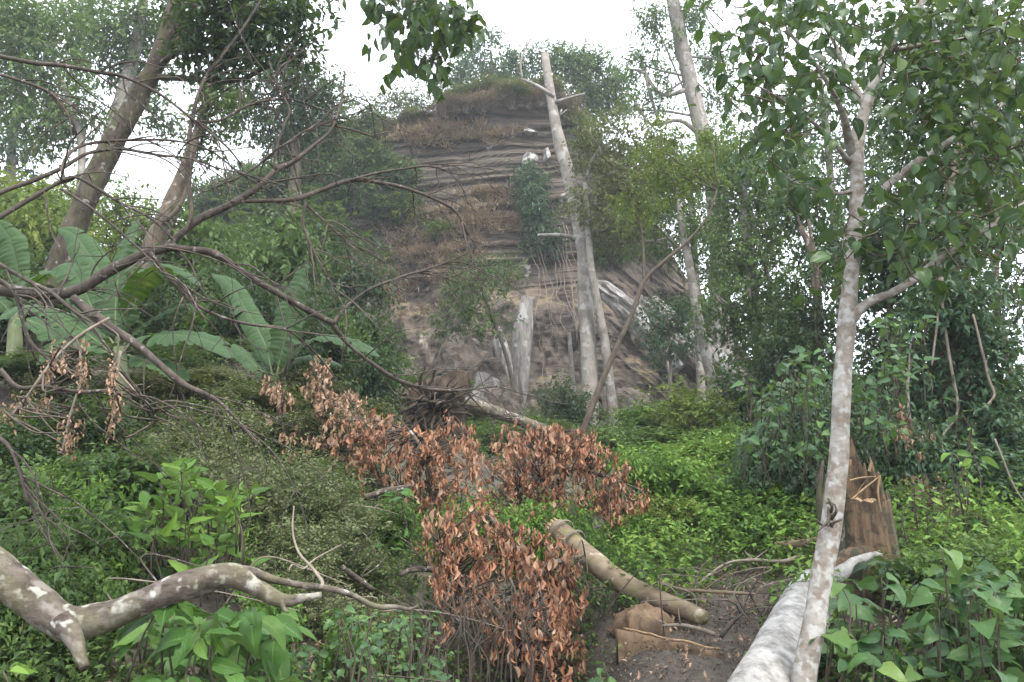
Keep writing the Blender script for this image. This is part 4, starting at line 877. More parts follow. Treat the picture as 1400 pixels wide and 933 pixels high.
tree('giant_tree', 'giant pale trunk towering over the cliff shoulder with an airy hazy crown', [(985, 420, 20), (982, 300, 19), (972, 230, 18), (955, 160, 15), (942, 105, 13.5), (930, 50, 12.5), (920, 0, 11.5), (912, -60, 10)], 33, [(895, 30, 0, 50, 40), (880, 90, 0, 40, 40), (950, 20, 0, 45, 40), (905, 130, 0, 35, 28), (975, 80, 1, 40, 50), (980, 140, 1, 40, 30), (870, 150, 0, 25, 15)], 'leaf_mid', 6500, .2, .45, 'bark_pale', per=5, gap=.1, shell=.8,
     extra=[([(948, 120, 5), (905, 130, 4), (880, 100, 3), (860, 95, 2)], 33), ([(962, 190, 5), (930, 165, 4), (890, 170, 3), (870, 140, 2)], 33), ([(900, 165, 3), (885, 115, 3), (882, 90, 2)], 33)])
# cliff-top trees
for lab, c, bl, lm, n, L in [
  ('round-crowned hazy tree on the cliff top right of the snapped trunk', (800, 175), [(815, 110, 0, 42, 40), (780, 90, 0, 40, 28), (840, 130, 0, 28, 32), (750, 80, 0, 28, 14), (800, 140, 0, 30, 25)], 'leaf_mid', 9000, .26),
  ('hazy clump-crowned tree on the cliff top left of the snapped trunk', (668, 140), [(660, 70, 0, 32, 24), (680, 100, 0, 45, 22), (640, 105, 0, 30, 26), (710, 85, 0, 28, 18), (700, 120, 0, 40, 14), (655, 120, 0, 40, 16)], 'leaf_blue', 6500, .26),
  ('low spreading hazy tree on the cliff top near the dark hanging bough', (600, 160), [(600, 130, 0, 50, 18), (560, 140, 0, 45, 16), (640, 140, 0, 40, 14), (500, 145, 0, 45, 18)], 'leaf_olive', 5000, .22)]:
    p = at(c[0], c[1], 41); tree('cliff_top_tree', lab, [(c[0], c[1]+45, 5), (c[0], c[1]-10, 4.5), (c[0]+4, c[1]-45, 3.5), (c[0]+3, c[1]-70, 2)] if c[0] != 600 else [(c[0], c[1]+40, 4), (c[0], c[1], 3.5), (c[0], c[1]-25, 2)], 43, bl, lm, n, L, .45, 'bark_brown', 'trees on the cliff top', gap=.0, per=6)
# right-hand forest
for nm, lab, tr, Y, bl, lm, n, L in [
  ('vine_covered_tree', 'tree smothered in climbing leaves beside the plunging rock beds', [(1040, 600, 22), (1030, 540, 20), (1040, 480, 12), (1030, 400, 10), (1020, 320, 9), (1015, 240, 6)], 18, [(1020, 260, 0, 45, 45), (1060, 300, 0, 45, 50), (1010, 340, 0, 45, 45), (1050, 380, -.3, 45, 50), (1000, 420, -.3, 45, 40), (1030, 460, -.4, 45, 45), (1080, 430, 0, 45, 50), (1000, 230, .3, 40, 40), (1060, 510, -.2, 35, 35), (1075, 230, .5, 40, 40)], 'leaf_mid', 17000, .125),
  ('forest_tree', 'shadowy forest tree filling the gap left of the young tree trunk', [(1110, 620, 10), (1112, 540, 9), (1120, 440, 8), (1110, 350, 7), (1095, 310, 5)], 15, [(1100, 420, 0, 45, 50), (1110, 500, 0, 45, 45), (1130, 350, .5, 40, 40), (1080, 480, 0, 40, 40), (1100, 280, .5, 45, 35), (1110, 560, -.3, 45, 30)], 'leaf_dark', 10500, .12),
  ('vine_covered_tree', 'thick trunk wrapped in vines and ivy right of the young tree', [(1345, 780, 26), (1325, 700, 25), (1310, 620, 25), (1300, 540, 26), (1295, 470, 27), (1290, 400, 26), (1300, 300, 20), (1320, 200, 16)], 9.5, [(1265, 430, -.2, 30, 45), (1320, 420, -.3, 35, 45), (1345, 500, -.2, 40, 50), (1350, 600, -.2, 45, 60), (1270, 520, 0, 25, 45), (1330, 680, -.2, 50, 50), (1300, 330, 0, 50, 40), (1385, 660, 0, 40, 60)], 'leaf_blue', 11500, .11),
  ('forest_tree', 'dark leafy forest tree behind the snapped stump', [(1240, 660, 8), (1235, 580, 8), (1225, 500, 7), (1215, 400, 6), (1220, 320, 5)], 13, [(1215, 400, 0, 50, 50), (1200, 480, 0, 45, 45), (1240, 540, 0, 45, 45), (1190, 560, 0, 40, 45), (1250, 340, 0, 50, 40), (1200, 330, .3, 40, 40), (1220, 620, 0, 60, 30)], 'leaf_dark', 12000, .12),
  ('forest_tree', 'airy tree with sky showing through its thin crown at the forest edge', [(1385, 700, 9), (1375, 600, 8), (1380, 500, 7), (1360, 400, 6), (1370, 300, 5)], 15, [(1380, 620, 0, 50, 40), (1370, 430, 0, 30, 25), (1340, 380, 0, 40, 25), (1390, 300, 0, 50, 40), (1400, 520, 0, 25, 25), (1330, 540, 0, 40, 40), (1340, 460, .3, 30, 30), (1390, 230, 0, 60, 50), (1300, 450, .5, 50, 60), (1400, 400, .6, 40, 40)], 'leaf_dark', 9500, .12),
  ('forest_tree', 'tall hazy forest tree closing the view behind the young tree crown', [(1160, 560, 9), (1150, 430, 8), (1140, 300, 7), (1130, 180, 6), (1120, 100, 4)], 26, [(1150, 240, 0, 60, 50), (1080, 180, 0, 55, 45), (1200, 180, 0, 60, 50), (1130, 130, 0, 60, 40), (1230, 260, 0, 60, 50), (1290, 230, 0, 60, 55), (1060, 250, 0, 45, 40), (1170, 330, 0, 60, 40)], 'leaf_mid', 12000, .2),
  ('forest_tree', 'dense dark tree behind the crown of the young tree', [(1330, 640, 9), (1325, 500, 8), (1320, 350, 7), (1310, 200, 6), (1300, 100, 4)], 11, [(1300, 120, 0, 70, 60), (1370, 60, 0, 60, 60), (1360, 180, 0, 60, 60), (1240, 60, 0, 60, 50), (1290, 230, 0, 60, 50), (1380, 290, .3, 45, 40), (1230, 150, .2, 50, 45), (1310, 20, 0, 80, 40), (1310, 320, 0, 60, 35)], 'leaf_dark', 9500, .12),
  ('forest_tree', 'leafy tree between the curved sapling and the giant trunk', [(960, 560, 8), (955, 460, 8), (950, 360, 7), (945, 280, 6), (940, 220, 4)], 26, [(900, 210, 0, 45, 40), (950, 250, 0, 45, 45), (1000, 210, 0, 45, 45), (880, 270, 0, 45, 35), (930, 330, 0, 45, 35), (1010, 290, 0, 45, 45), (860, 220, .4, 40, 35), (1000, 370, 0, 35, 35), (870, 330, 0, 30, 22)], 'leaf_mid', 11500, .16),
]: tree(nm, lab, tr, Y, bl, lm, n, L, .5, 'bark_pale' if Y > 16 else 'bark_brown', 'trees of the right-hand forest', per=7, gap=-.25, extra=([([(1105, 300, 3), (1112, 340, 3.5), (1120, 375, 3.5), (1128, 400, 3)], 15.)] if 'shadowy' in lab else ()))
def stem_thing(name, label, L, Y0, Y1, mat, cat, group=None, extra=(), sides=7, wob=0., toground=True):
    P = pix_path(L, Y0, Y1); P = extend_to_ground(P) if toground else P; T = Thing(name, label, cat, (P[0, 0], P[0, 1], min(P[0, 2]+.25, gz(P[0, 0], P[0, 1])) if toground else P[0, 2]), group)
    a = Acc(); tube(a, P, sides, .08, .1, 6, wob); T.part('stem', a, M[mat])
    for e in extra:
        a = Acc(); tube(a, pix_path(e, Y0), 6, .08, .1, 6); T.part('branch', a, M[mat])
    return T
stem_thing('white_sapling', 'slim white forked sapling stem in front of the dark forest', [(1248, 620, 3.6), (1244, 580, 3.4), (1240, 530, 3.2), (1232, 500, 2.6), (1224, 485, 2)], 9.2, 9.2, 'bark_pale', 'sapling', extra=[[(1241, 535, 2.4), (1243, 500, 2), (1245, 470, 1.4)]])
stem_thing('snag', 'short pale dead stem left of the tallest pale trunk', [(785, 560, 5), (783, 520, 4.5), (780, 480, 4), (778, 455, 3)], 24, 24, 'bark_pale', 'dead stem')
stem_thing('snag', 'pale dead stem right of the slimmer pale trunk', [(866, 610, 5.5), (864, 580, 5), (862, 545, 4.5)], 23, 23, 'bark_pale', 'dead stem')
stem_thing('snag', 'leaning bleached stub in the bright green undergrowth', [(912, 758, 6), (905, 735, 5.5), (897, 712, 5)], 9.2, 9.3, 'twig_pale', 'dead stem')
stem_thing('snag', 'spindly grey stem in front of the plunging rock beds', [(918, 560, 3), (916, 520, 3), (910, 480, 2.6), (908, 440, 2)], 25, 25, 'bark_pale', 'dead stem')
for k, (lab, L, Y0, Y1, m) in enumerate([
  ('splintered grey branch lying among weeds left of the withered leaves', [(500, 680, 6), (525, 672, 6), (548, 668, 5), (562, 665, 3)], 7.6, 7.7, 'bark_branch'),
  ('mossy crooked branch poking into the left of the withered heap', [(545, 788, 5), (560, 780, 6), (585, 778, 6.5), (612, 785, 5.5), (640, 790, 4)], 6.3, 6.4, 'bark_branch'),
  ('thin pale stick leaning upright against the withered heap', [(725, 940, 3), (718, 890, 3.2), (709, 840, 3.2), (704, 810, 3), (695, 785, 2.4)], 5.8, 6.0, 'twig_pale'),
  ('yellowish forked vine stem snaking over the soil bank', [(1095, 760, 4), (1070, 768, 3.5), (1030, 766, 3), (995, 770, 2.6), (965, 790, 2.4), (945, 810, 2.2), (938, 818, 1.6)], 7.0, 6.4, 'twig_pale'),
  ('brown stick lying level across the soil bank above the slab', [(1025, 812, 3), (990, 810, 3.2), (960, 808, 3), (925, 805, 3), (900, 790, 2)], 6.2, 6.3, 'bark_bare'),
  ('grey root curving along the bare soil beside the slab', [(978, 868, 4.5), (955, 860, 4), (930, 855, 4), (905, 856, 3)], 5.7, 5.8, 'twig_pale'),
  ('dark broken stick poking from the grass near the felled log', [(985, 872, 4), (1000, 852, 4.2), (1015, 840, 2.5)], 5.5, 5.5, 'bark_dead'),
  ('pale bent twig arching over the soil bank', [(960, 842, 1.6), (945, 822, 1.8), (938, 815, 1.8), (950, 795, 1.6), (975, 785, 1.2), (1000, 772, 1)], 6.3, 6.3, 'twig_pale'),
  ('bleached log fragment half hidden in leaves above the torn hinge', [(1060, 748, 9), (1082, 745, 8), (1104, 742, 7), (1120, 735, 3)], 7.3, 7.3, 'bark_bare'),
  ('grey fallen branch at the far left of the creeper', [(467, 775, 5), (490, 792, 5), (510, 806, 4)], 5.6, 5.7, 'bark_branch')]):
    P = pix_path(L, Y0, Y1); g = [gz(p[0], p[1])+p[3]*.6 for p in P]; T = Thing('dead_branch', lab, 'stick', (P[0, 0], P[0, 1], gz(P[0, 0], P[0, 1]))); a = Acc(); tube(a, P, 8, .04, .15, 9); T.part('stick', a, M[m])
    for _ in range(3):
        q = P[rng.integers(1, len(P)-1), :3]; a = Acc(); grow(a, q, .006, q+rng.normal(size=3)*[.15, .1, .1]+[0, 0, .04], .002, .3, .05, 4); T.part('twig', a, M[m])

# --- grey dead stems under the withered heap
def dead_stems():
    for q in range(24):
        px = 575+q*7+rng.normal()*4; Y = 5.0+rng.random()*.7; T = Thing('bare_weed', 'thin grey bare weed rising from the ground under the withered heap', 'weed', at(px, 945, Y), 'bare weeds under the withered heap'); a = Acc()
        tube(a, pix_path([(px, 960, 2), (px+rng.normal()*8, 900, 1.8), (px+rng.normal()*14, 850, 1.4), (px+rng.normal()*20-5, 800+rng.normal()*15, .8)], Y), 6, .08, .1, 6); T.part('stem', a, M['bark_dead'])
        a = Acc(); tube(a, pix_path([(px, 890, 1.2), (px+rng.normal()*18, 850, 1), (px+rng.normal()*30, 815, .6)], Y), 5, .08, .1, 6); T.part('side_stem', a, M['bark_dead'])
dead_stems()

# --- uprooted tree: root plate and its toppled trunk
def uprooted():
    c = at(590, 560, 13.0); T = Thing('uprooted_tree', 'uprooted tree with dark tangled root plate, its trunk lying towards the pale trunks', 'tree', (c[0], c[1], gz(c[0], c[1])))
    a = Acc(); tube(a, pix_path([(600, 545, 20), (640, 552, 13), (680, 565, 11), (730, 582, 9), (775, 598, 8)], 13.1, 13.8), 12, .1, .12, 6); T.part('trunk', a, M['bark_branch'])
    sc = px2m(13); a = rock(None, 'x', c+[-.05, .25, 0], (1.15, .6, 1.15), None, 4, (0, 0, 0), 10, .3); T.part('root_plate', a, M['root'])
    for q in range(70):
        an = rng.random()*6.28; d = np.array([math.cos(an), -.6-.5*rng.random(), math.sin(an)]); p = c+d*[.25, .2, .25]*rng.random(); P = [[*p, .028*(.4+rng.random())]]; dd = unit(d)
        for k in range(5): dd = unit(dd+rng.normal(size=3)*.35+[0, 0, -.12]); p = p+dd*(.10+.09*rng.random()); P.append([*p, P[0][3]*(1-k/5.)+.002])
        b = Acc(); tube(b, np.array(P), 5, .08, .2, 9); T.part('root', b, M['root'])
uprooted()

# --- boulders and pale slabs at the cliff foot
for lab, px, py, Y, w, h, mat, rot, sd in [
  ('angular brown boulder leaning at the cliff foot, wedged over a dark gap', 628, 490, 27, 85, 62, 'stone_b', (0, .25, .3), 21),
  ('flat-sided brown block under the pale slab at the cliff foot', 668, 520, 26, 60, 50, 'stone_b', (.1, -.2, -.2), 22),
  ('tall pale upright slab at the cliff foot streaked with white', 712, 470, 28, 26, 130, 'stone_w', (.08, .06, .4), 23),
  ('narrow white-faced wedge beside the tall pale slab', 690, 480, 27.5, 18, 80, 'stone_w', (0, -.12, .5), 24),
  ('small white-faced rock below the brown block', 660, 530, 25, 40, 30, 'stone_w', (0, .3, .2), 25),
  ('low brown ledge rock behind the toppled trunk', 690, 545, 24, 60, 26, 'stone_b', (0, -.2, 0), 26),
  ('broad grey boulder behind the undergrowth near the banana plant', 520, 540, 20, 70, 60, 'stone_b', (0, .1, .1), 27),
  ('grey rounded boulder at the foot of the plunging rock beds', 850, 560, 27, 70, 60, 'stone_b', (0, .2, .1), 28)]:
    c = at(px, py, Y); s = px2m(Y); g = gz(c[0], c[1]); T = Thing('boulder', lab, 'boulder', (c[0], c[1], min(g, c[2]-h*s/2)), 'rocks at the cliff foot')
    zt = c[2]+h*s/2; zb = min(c[2]-h*s/2, g-.2); T.part('stone', rock(None, 'r', (c[0], c[1], (zt+zb)/2), (w*s, .7*w*s if w > 30 else 1.2*w*s, zt-zb), None, sd, rot, 16, .18), M[mat], smooth=False)
# plunging beds: long pale slabs proud of the cliff shoulder
for k in range(10):
    t = k/9; px0 = 818+t*118+rng.normal()*5; py0 = 388+t*60+rng.normal()*8; ln = 85+55*rng.random(); Yb = 31.0+.5*rng.random()+.8*t; c0 = at(px0, py0, Yb); c1 = at(px0+ln*.78, py0+ln*.80, Yb+.3)
    c = (c0+c1)/2; d = c1-c0; L_ = np.linalg.norm(d); an = math.atan2(-d[2], math.hypot(d[0], d[1])); rz = math.atan2(d[1], d[0])
    T = Thing('rock_bed', 'pale rock bed plunging down right on the cliff shoulder', 'rock', c1, 'plunging pale rock beds')
    T.part('stone', rock(None, 'r', c, (L_*1.1, .9, .55+.5*rng.random()), None, 60+k, (-.5+rng.normal()*.15, an+rng.normal()*.05, rz), 14, .22, sub=6), M['stone_w'] if k % 4 != 3 else M['stone_b'], smooth=False)

for lab, px, py, w, h, sd in [('larger white scar of fresh rock on the layered face beside the tallest trunk', 726, 216, 22, 22, 81), ('narrow white scar of fresh rock next to the larger white scar', 746, 212, 10, 20, 82), ('thin white band of fresh rock near the rim of the layered face', 722, 178, 24, 6, 83)]:
    c = cliff_at(px, py); s = px2m(c[1]); T = Thing('rock_scar', lab, 'rock', c, 'white scars on the layered rock'); T.part('stone', rock(None, 'r', c+[0, -.05, 0], (w*s, .7, h*s), None, sd, (0, .05, .1), 10, .15, sub=5), M['stone_w'], smooth=False)
# --- vines and roots hanging on the cliff
for k in range(11):
    px = 726+k*6+rng.normal()*3; y0 = 300+rng.random()*30; y1 = 430+rng.random()*100; pts = []
    for t in np.linspace(0, 1, 8): pts.append([*(cliff_at(px+26*t+rng.normal()*2.5, y0+(y1-y0)*t)+[0, -.35, 0]), .022*(1-.5*t)])
    pts = np.array(pts); T = Thing('hanging_vine', 'thin pale vine hanging down the bare cliff foot', 'vine', pts[0, :3], 'vines hanging on the cliff'); a = Acc(); tube(a, pts, 5, .3, .1, 3, .15); T.part('stem', a, M['twig_pale'])
for k, (lab, L, Y) in enumerate([('looping pale vine draped over the ivy trunk at the forest edge', [(1285, 380, 3), (1290, 440, 3), (1300, 500, 2.6), (1310, 560, 2.4), (1290, 600, 2), (1300, 660, 2)], 9.0), ('crooked bare vine hooking down beside the ivy trunk', [(1330, 430, 2), (1345, 490, 2.2), (1352, 520, 2.4), (1360, 540, 2.4), (1352, 552, 2.2), (1345, 558, 1.5)], 8.8), ('tangled brown vine swinging from the high forest crown', [(1300, 330, 2), (1285, 400, 2.2), (1280, 450, 2), (1272, 500, 1.6)], 8.9), ('long straight vine slanting down to the right-hand bank', [(1360, 600, 2), (1385, 660, 2), (1410, 700, 2)], 8.2)]):
    T = Thing('hanging_vine', lab, 'vine', at(L[0][0], L[0][1], Y)); a = Acc(); tube(a, pix_path(L, Y), 6, .08, .15, 7, .03); T.part('stem', a, M['twig_pale'])

# ================================================================== SHRUBS
PROTO = {}
def proto(key, **kw):
    PROTO[key] = [[shrub_proto('shrub', 'x', seed=sum(map(ord, key)) % 7 + 11*i + len(PROTO)*31, **kw), False] for i in range(3)]
proto('fine', leafm='leaf_grey', n=5200, L=.040, W=.5, tpl=FOLD, blobs=8)
proto('mid', leafm='leaf_mid', n=2600, L=.085, W=.5, blobs=7)
proto('bright', leafm='leaf_bright', n=2400, L=.095, W=.5, blobs=7)
proto('dark', leafm='leaf_dark', n=2600, L=.08, W=.48, blobs=7)
proto('yellow', leafm='leaf_yellow', n=2800, L=.07, W=.5, blobs=7)
proto('blue', leafm='leaf_blue', n=2400, L=.085, W=.5, blobs=7)
proto('olive', leafm='leaf_olive', n=3000, L=.06, W=.5, blobs=7)
proto('dry', leafm='leaf_dry', n=2600, L=.06, W=.35, blobs=7, bark='twig_pale', stems=20)
def put_shrub(key, label, x, y, z, w, h, group, cat='shrub'):
    e = PROTO[key][rng.integers(3)]; rz = rng.random()*6.28
    if not e[1]:
        e[1] = True; o = e[0]; o.location = (x, y, z); o.rotation_euler = (0, 0, rz); o.scale = (w, w, h)
    else: o = copy_thing(e[0], (x, y, z), rz, (w, w, h))
    o['label'] = label; o['category'] = cat; o['key'] = key
    if group: o['group'] = group
    elif 'group' in o: del o['group']
    return o
def bank(key, label, group, L):
    for px, top, Y, w in L:
        p = at(px, top, Y); z = gz(p[0], p[1])-.05; h = max(.35, p[2]-z); s = px2m(Y); put_shrub(key, label, p[0], p[1], z, max(w*s*1.1, h/1.35), h, group)
def scatter(key, label, group, n, rx, ry, top, w, jt=15, jw=.3):
    bank(key, label, group, [(rng.uniform(*rx), top+rng.normal()*jt, rng.uniform(*ry), w*(1+jw*rng.normal())) for _ in range(n)])
bank('fine', 'sprawling grey-green shrub of tiny leaves on the bank left of the withered leaves', 'fine-leaved shrubs on the left bank', [(330, 520, 8.3, 150), (270, 560, 7.4, 150), (400, 590, 7.2, 170), (450, 640, 6.6, 150), (340, 610, 6.4, 150), (430, 700, 5.9, 150), (500, 720, 6.3, 120), (250, 590, 6.8, 130), (380, 560, 8.8, 120), (350, 525, 9.2, 130), (420, 535, 9.0, 130), (470, 560, 8.9, 110), (290, 530, 9.6, 120), (470, 680, 7.0, 130), (480, 770, 5.4, 130), (400, 750, 5.2, 120), (300, 540, 9, 110)])
bank('mid', 'leafy mid-green shrub on the shaded bank below the dead tree', 'shrubs below the dead tree', [(40, 620, 5.6, 150), (130, 600, 6.2, 150), (90, 690, 4.6, 140), (30, 700, 4.4, 120), (170, 690, 5.4, 120), (120, 750, 4.1, 130), (190, 620, 7, 130), (40, 560, 7.5, 160), (220, 560, 8.2, 120), (30, 760, 3.9, 110)])
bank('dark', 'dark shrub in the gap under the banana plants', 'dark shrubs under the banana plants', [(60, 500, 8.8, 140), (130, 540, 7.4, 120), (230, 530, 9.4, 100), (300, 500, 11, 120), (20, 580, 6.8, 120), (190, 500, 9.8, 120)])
bank('bright', 'bright green shrub rising from the undergrowth right of the withered leaves', 'bright shrubs right of the withered leaves', [(880, 640, 12, 110), (940, 620, 12.5, 120), (1000, 630, 12, 130), (1060, 640, 11, 120), (930, 670, 10, 110), (1000, 660, 9.6, 120), (1060, 680, 9, 110), (870, 690, 9.6, 90), (960, 700, 8.8, 110), (1030, 710, 8.4, 100), (1090, 700, 8.2, 90), (850, 720, 8.4, 80), (1000, 600, 14, 110), (890, 610, 14.5, 100)]+[(850+rng.random()*260, 600+rng.random()*90, 8.4+rng.random()*5, 80+40*rng.random()) for _ in range(20)])
bank('yellow', 'yellow-green shrub in front of the plunging rock beds', None, [(945, 520, 15.5, 110)])
bank('dark', 'dark glossy shrub at the foot of the tallest pale trunk', None, [(762, 520, 21, 70)])
bank('bright', 'light green shrub between the pale trunks and the yellow-green shrub', None, [(880, 560, 19, 90)])
scatter('mid', 'mid-green shrub in the undergrowth below the cliff', 'shrubs below the cliff', 24, (560, 1120), (13, 26), 585, 95, 14)
scatter('dark', 'dark green shrub crowded on the slope left of the cliff', 'dark shrubs on the left slope', 12, (280, 500), (15, 27), 400, 100, 45)
scatter('mid', 'mid-green shrub crowded on the slope left of the cliff', 'green shrubs on the left slope', 30, (230, 480), (13, 28), 370, 100, 50)
scatter('yellow', 'yellow-green bush in the light behind the mossy leaning trunk', 'yellow-green bushes behind the leaning trunk', 12, (-20, 260), (15, 22), 265, 120, 18)
scatter('bright', 'bright bush low on the slope behind the banana plants', 'bright bushes behind the banana plants', 4, (180, 340), (12.5, 16), 410, 100, 20)
scatter('dark', 'dark glossy bush behind the upright banana leaf', 'dark bushes behind the upright banana leaf', 10, (330, 520), (12, 17), 400, 100, 35)
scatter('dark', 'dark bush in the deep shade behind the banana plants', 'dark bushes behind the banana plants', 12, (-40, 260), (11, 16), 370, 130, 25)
scatter('blue', 'blue-green bush on the right-hand bank under the forest', 'bushes on the right-hand bank', 18, (1060, 1420), (8, 14), 620, 110, 30)
scatter('dark', 'dark bush under the right-hand forest', 'dark bushes under the right-hand forest', 18, (1000, 1420), (12, 20), 540, 120, 35)
scatter('olive', 'olive weedy bush at the foot of the withered heap', 'weedy bushes at the withered heap', 7, (430, 600), (5.2, 6.2), 850, 70, 18)
scatter('mid', 'low leafy bush behind the heart-leaved shrub', 'low bushes behind the heart-leaved shrub', 8, (1230, 1420), (5.8, 8), 740, 90, 18)
bank('blue', 'blue-green shrub massed behind the young tree trunk', 'shrubs massed behind the young tree', [(1060, 545, 9.2, 90), (1105, 520, 9.6, 90), (1090, 590, 8.6, 80), (1195, 520, 9.4, 80), (1225, 560, 9, 80), (1050, 600, 9, 80), (1120, 560, 9, 70)])
bank('bright', 'bright weedy bush among the grey-green shrubs of the left bank', 'weedy bushes on the left bank', [(60, 790, 4.2, 70), (150, 770, 4.6, 60), (480, 850, 4.7, 60), (110, 660, 5.4, 60), (530, 690, 7.4, 60), (60, 640, 6.2, 60), (360, 800, 4.7, 50)])
bank('olive', 'olive shrub on the bank between the banana plants and the tan sapling', 'olive shrubs by the banana plants', [(400, 500, 10.2, 120), (430, 515, 9.8, 110), (460, 520, 10, 100), (200, 505, 8.6, 110), (240, 510, 9, 110), (160, 512, 8.4, 100), (500, 540, 10, 90), (380, 530, 9.4, 90), (90, 510, 8.2, 110)])
bank('dry', 'dry twiggy bush on the bank right of the snapped stump', 'dry bushes by the stump', [(1250, 655, 8.2, 70), (1295, 690, 7.8, 70), (1240, 715, 7.4, 50), (1330, 720, 7.6, 60)])
bank('bright', 'small bright bush in the gap between the withered heap and the broad withered branch', 'bushes between the withered leaves', [(650, 690, 7.1, 50), (700, 695, 7.2, 55), (745, 690, 7.3, 50), (800, 700, 7.6, 60), (610, 700, 7.3, 50)])
bank('yellow', 'yellow-green bush among the bright shrubs right of the withered leaves', 'yellow-green bushes among the bright shrubs', [(860+rng.random()*240, 640+rng.random()*60, 8.4+rng.random()*3.5, 70) for _ in range(6)])
bank('dark', 'dark bush among the bright shrubs right of the withered leaves', 'dark bushes among the bright shrubs', [(850+rng.random()*250, 620+rng.random()*60, 8.8+rng.random()*4, 70) for _ in range(7)])
# shrubs rooted on the rock face
def on_cliff(key, label, group, L, lift=.45):
    for px, py, w, h in L:
        p = cliff_at(px, py+h*.4); s = px2m(p[1]); put_shrub(key, label, p[0], p[1]-.1, p[2]-.2, w*s*1.1, h*s*1.15, group)
on_cliff('blue', 'blue-green bush clinging to the layered rock beside the tallest trunk', 'bushes clinging to the layered rock', [(732, 255, 55, 60), (735, 300, 55, 55), (745, 330, 50, 40), (728, 280, 40, 40)])
on_cliff('yellow', 'yellowish bush on the ledge below the layered rock', 'bushes on the ledge', [(560, 290, 60, 45), (600, 310, 40, 26), (830, 345, 55, 40)])
on_cliff('mid', 'green bush climbing the steep slope left of the layered rock', 'bushes on the steep slope', [(465+rng.normal()*42, 235+rng.normal()*45, 60, 48) for _ in range(24)]+[(340+rng.normal()*50, 240+rng.normal()*50, 75, 60) for _ in range(18)])
on_cliff('dark', 'dark bush in a hollow of the steep slope left of the layered rock', 'dark bushes on the steep slope', [(470+rng.normal()*50, 310+rng.normal()*35, 60, 40) for _ in range(7)]+[(520, 290, 55, 40), (560, 275, 40, 30)])
on_cliff('dry', 'dry brown brush along the rim of the layered rock', 'dry brush along the cliff rim', [(500+k*14+rng.normal()*5, 138-k*.4+rng.normal()*7, 36, 20) for k in range(21)]+[(540+rng.random()*80, 310+rng.random()*80, 26, 18) for _ in range(6)])
on_cliff('olive', 'olive bush above the rim of the layered rock', 'olive bushes above the cliff rim', [(490+k*25+rng.normal()*6, 118+rng.normal()*6, 44, 24) for k in range(12)]+[(790, 165, 45, 40), (810, 190, 45, 40)])
on_cliff('olive', 'olive bush on the cliff shoulder above the plunging beds', 'olive bushes on the cliff shoulder', [(800+rng.random()*110, 230+rng.random()*110, 55, 45) for _ in range(14)])
on_cliff('mid', 'green bush on the lower cliff shoulder right of the plunging beds', 'green bushes on the lower cliff shoulder', [(920+rng.random()*90, 400+rng.random()*90, 50, 40) for _ in range(7)])
tree('small_tree', 'small dark tree leaning out before the bare earth of the cliff', [(700, 520, 4), (690, 480, 3.6), (675, 440, 3), (660, 400, 2.4), (650, 370, 1.6)], 24, [(650, 400, 0, 45, 30), (620, 430, 0, 30, 22), (690, 370, 0, 32, 24), (660, 440, 0, 45, 20), (640, 375, 0, 30, 22), (605, 450, 0, 20, 12)], 'leaf_mid', 4600, .12, .45, 'twig_dark', per=6)
tree('small_tree', 'small glossy-leaved tree in front of the plunging rock beds', [(915, 560, 3), (917, 510, 3), (915, 460, 2.4), (912, 430, 2)], 22, [(905, 430, 0, 34, 18), (925, 460, 0, 34, 20), (900, 470, 0, 22, 16), (940, 425, 0, 20, 14)], 'leaf_blue', 2200, .15, .42, 'twig_pale', per=6)

M['leaf_litter'] = leafmat('leaf_litter', [(0, (.04, .03, .022)), (.5, (.10, .075, .052)), (.85, (.19, .145, .10)), (1, (.27, .22, .16))], under=(.14, .1, .07), trans=0, rough=.8)
# ================================================================== GROUND COVER (uncountable)
def cover(name, label, n, xr, yr, leafm, L, W, hgt, mask=None, per=5, tpl=FOLD):
    x = rng.uniform(*xr, n*3); y = rng.uniform(*yr, n*3); keep = np.ones(len(x), bool)
    keep &= vnoise(np.stack([x*.8, y*.8, x*0+hgt*10], -1)) > -.25
    keep &= np.abs(x) < y*.68+.6
    if mask is not None: keep &= mask(x, y)
    x = x[keep][:n]; y = y[keep][:n]; z = ground(x, y)+rng.random(len(x))**1.5*hgt
    a = Acc(); O = np.tile([0, 0, 1.], (len(x), 1)); spray(a, np.stack([x, y, z], -1), O, per, L, W, .2, tpl=tpl, span=2.)
    o = mkobj(name, a.mesh(name, smooth=False), M[leafm]); o['kind'] = 'stuff'; o['label'] = label; o['category'] = 'ground cover'
def dry_vines():
    for k, (px, py, Y) in enumerate([(60+rng.random()*520, 600+rng.random()*280, 3.9+rng.random()*3) for _ in range(26)]+[(850+rng.random()*230, 770+rng.random()*70, 5.8+rng.random()*1.2) for _ in range(34)]):
        p = at(px, py, Y); g = gz(p[0], p[1]); p[2] = max(p[2], g+.08) if p[2] < g+.6 else g+.5; b = p+np.array([rng.normal()*.3, rng.normal()*.1, 0]); b[2] = gz(b[0], b[1])-.02; e = p+np.array([rng.normal()*.45, rng.normal()*.15, -.15*rng.random()])
        T = Thing('dry_vine', 'thin dry vine arching through the undergrowth of the left bank' if k < 26 else 'thin dry root trailing over the soil bank beside the bare log', 'vine' if k < 26 else 'root', b, 'dry vines in the undergrowth' if k < 26 else 'dry roots on the soil bank'); a = Acc()
        tube(a, np.array([[*b, .006], [*((b+p)/2+[rng.normal()*.08, 0, .06]), .005], [*p, .0045], [*((p+e)/2+[0, 0, .03]), .0035], [*e, .0018]]), 5, .06, .1, 9, .04); T.part('stem', a, M['twig_pale'] if rng.random() < .55 else M['bark_dead'])
dry_vines()
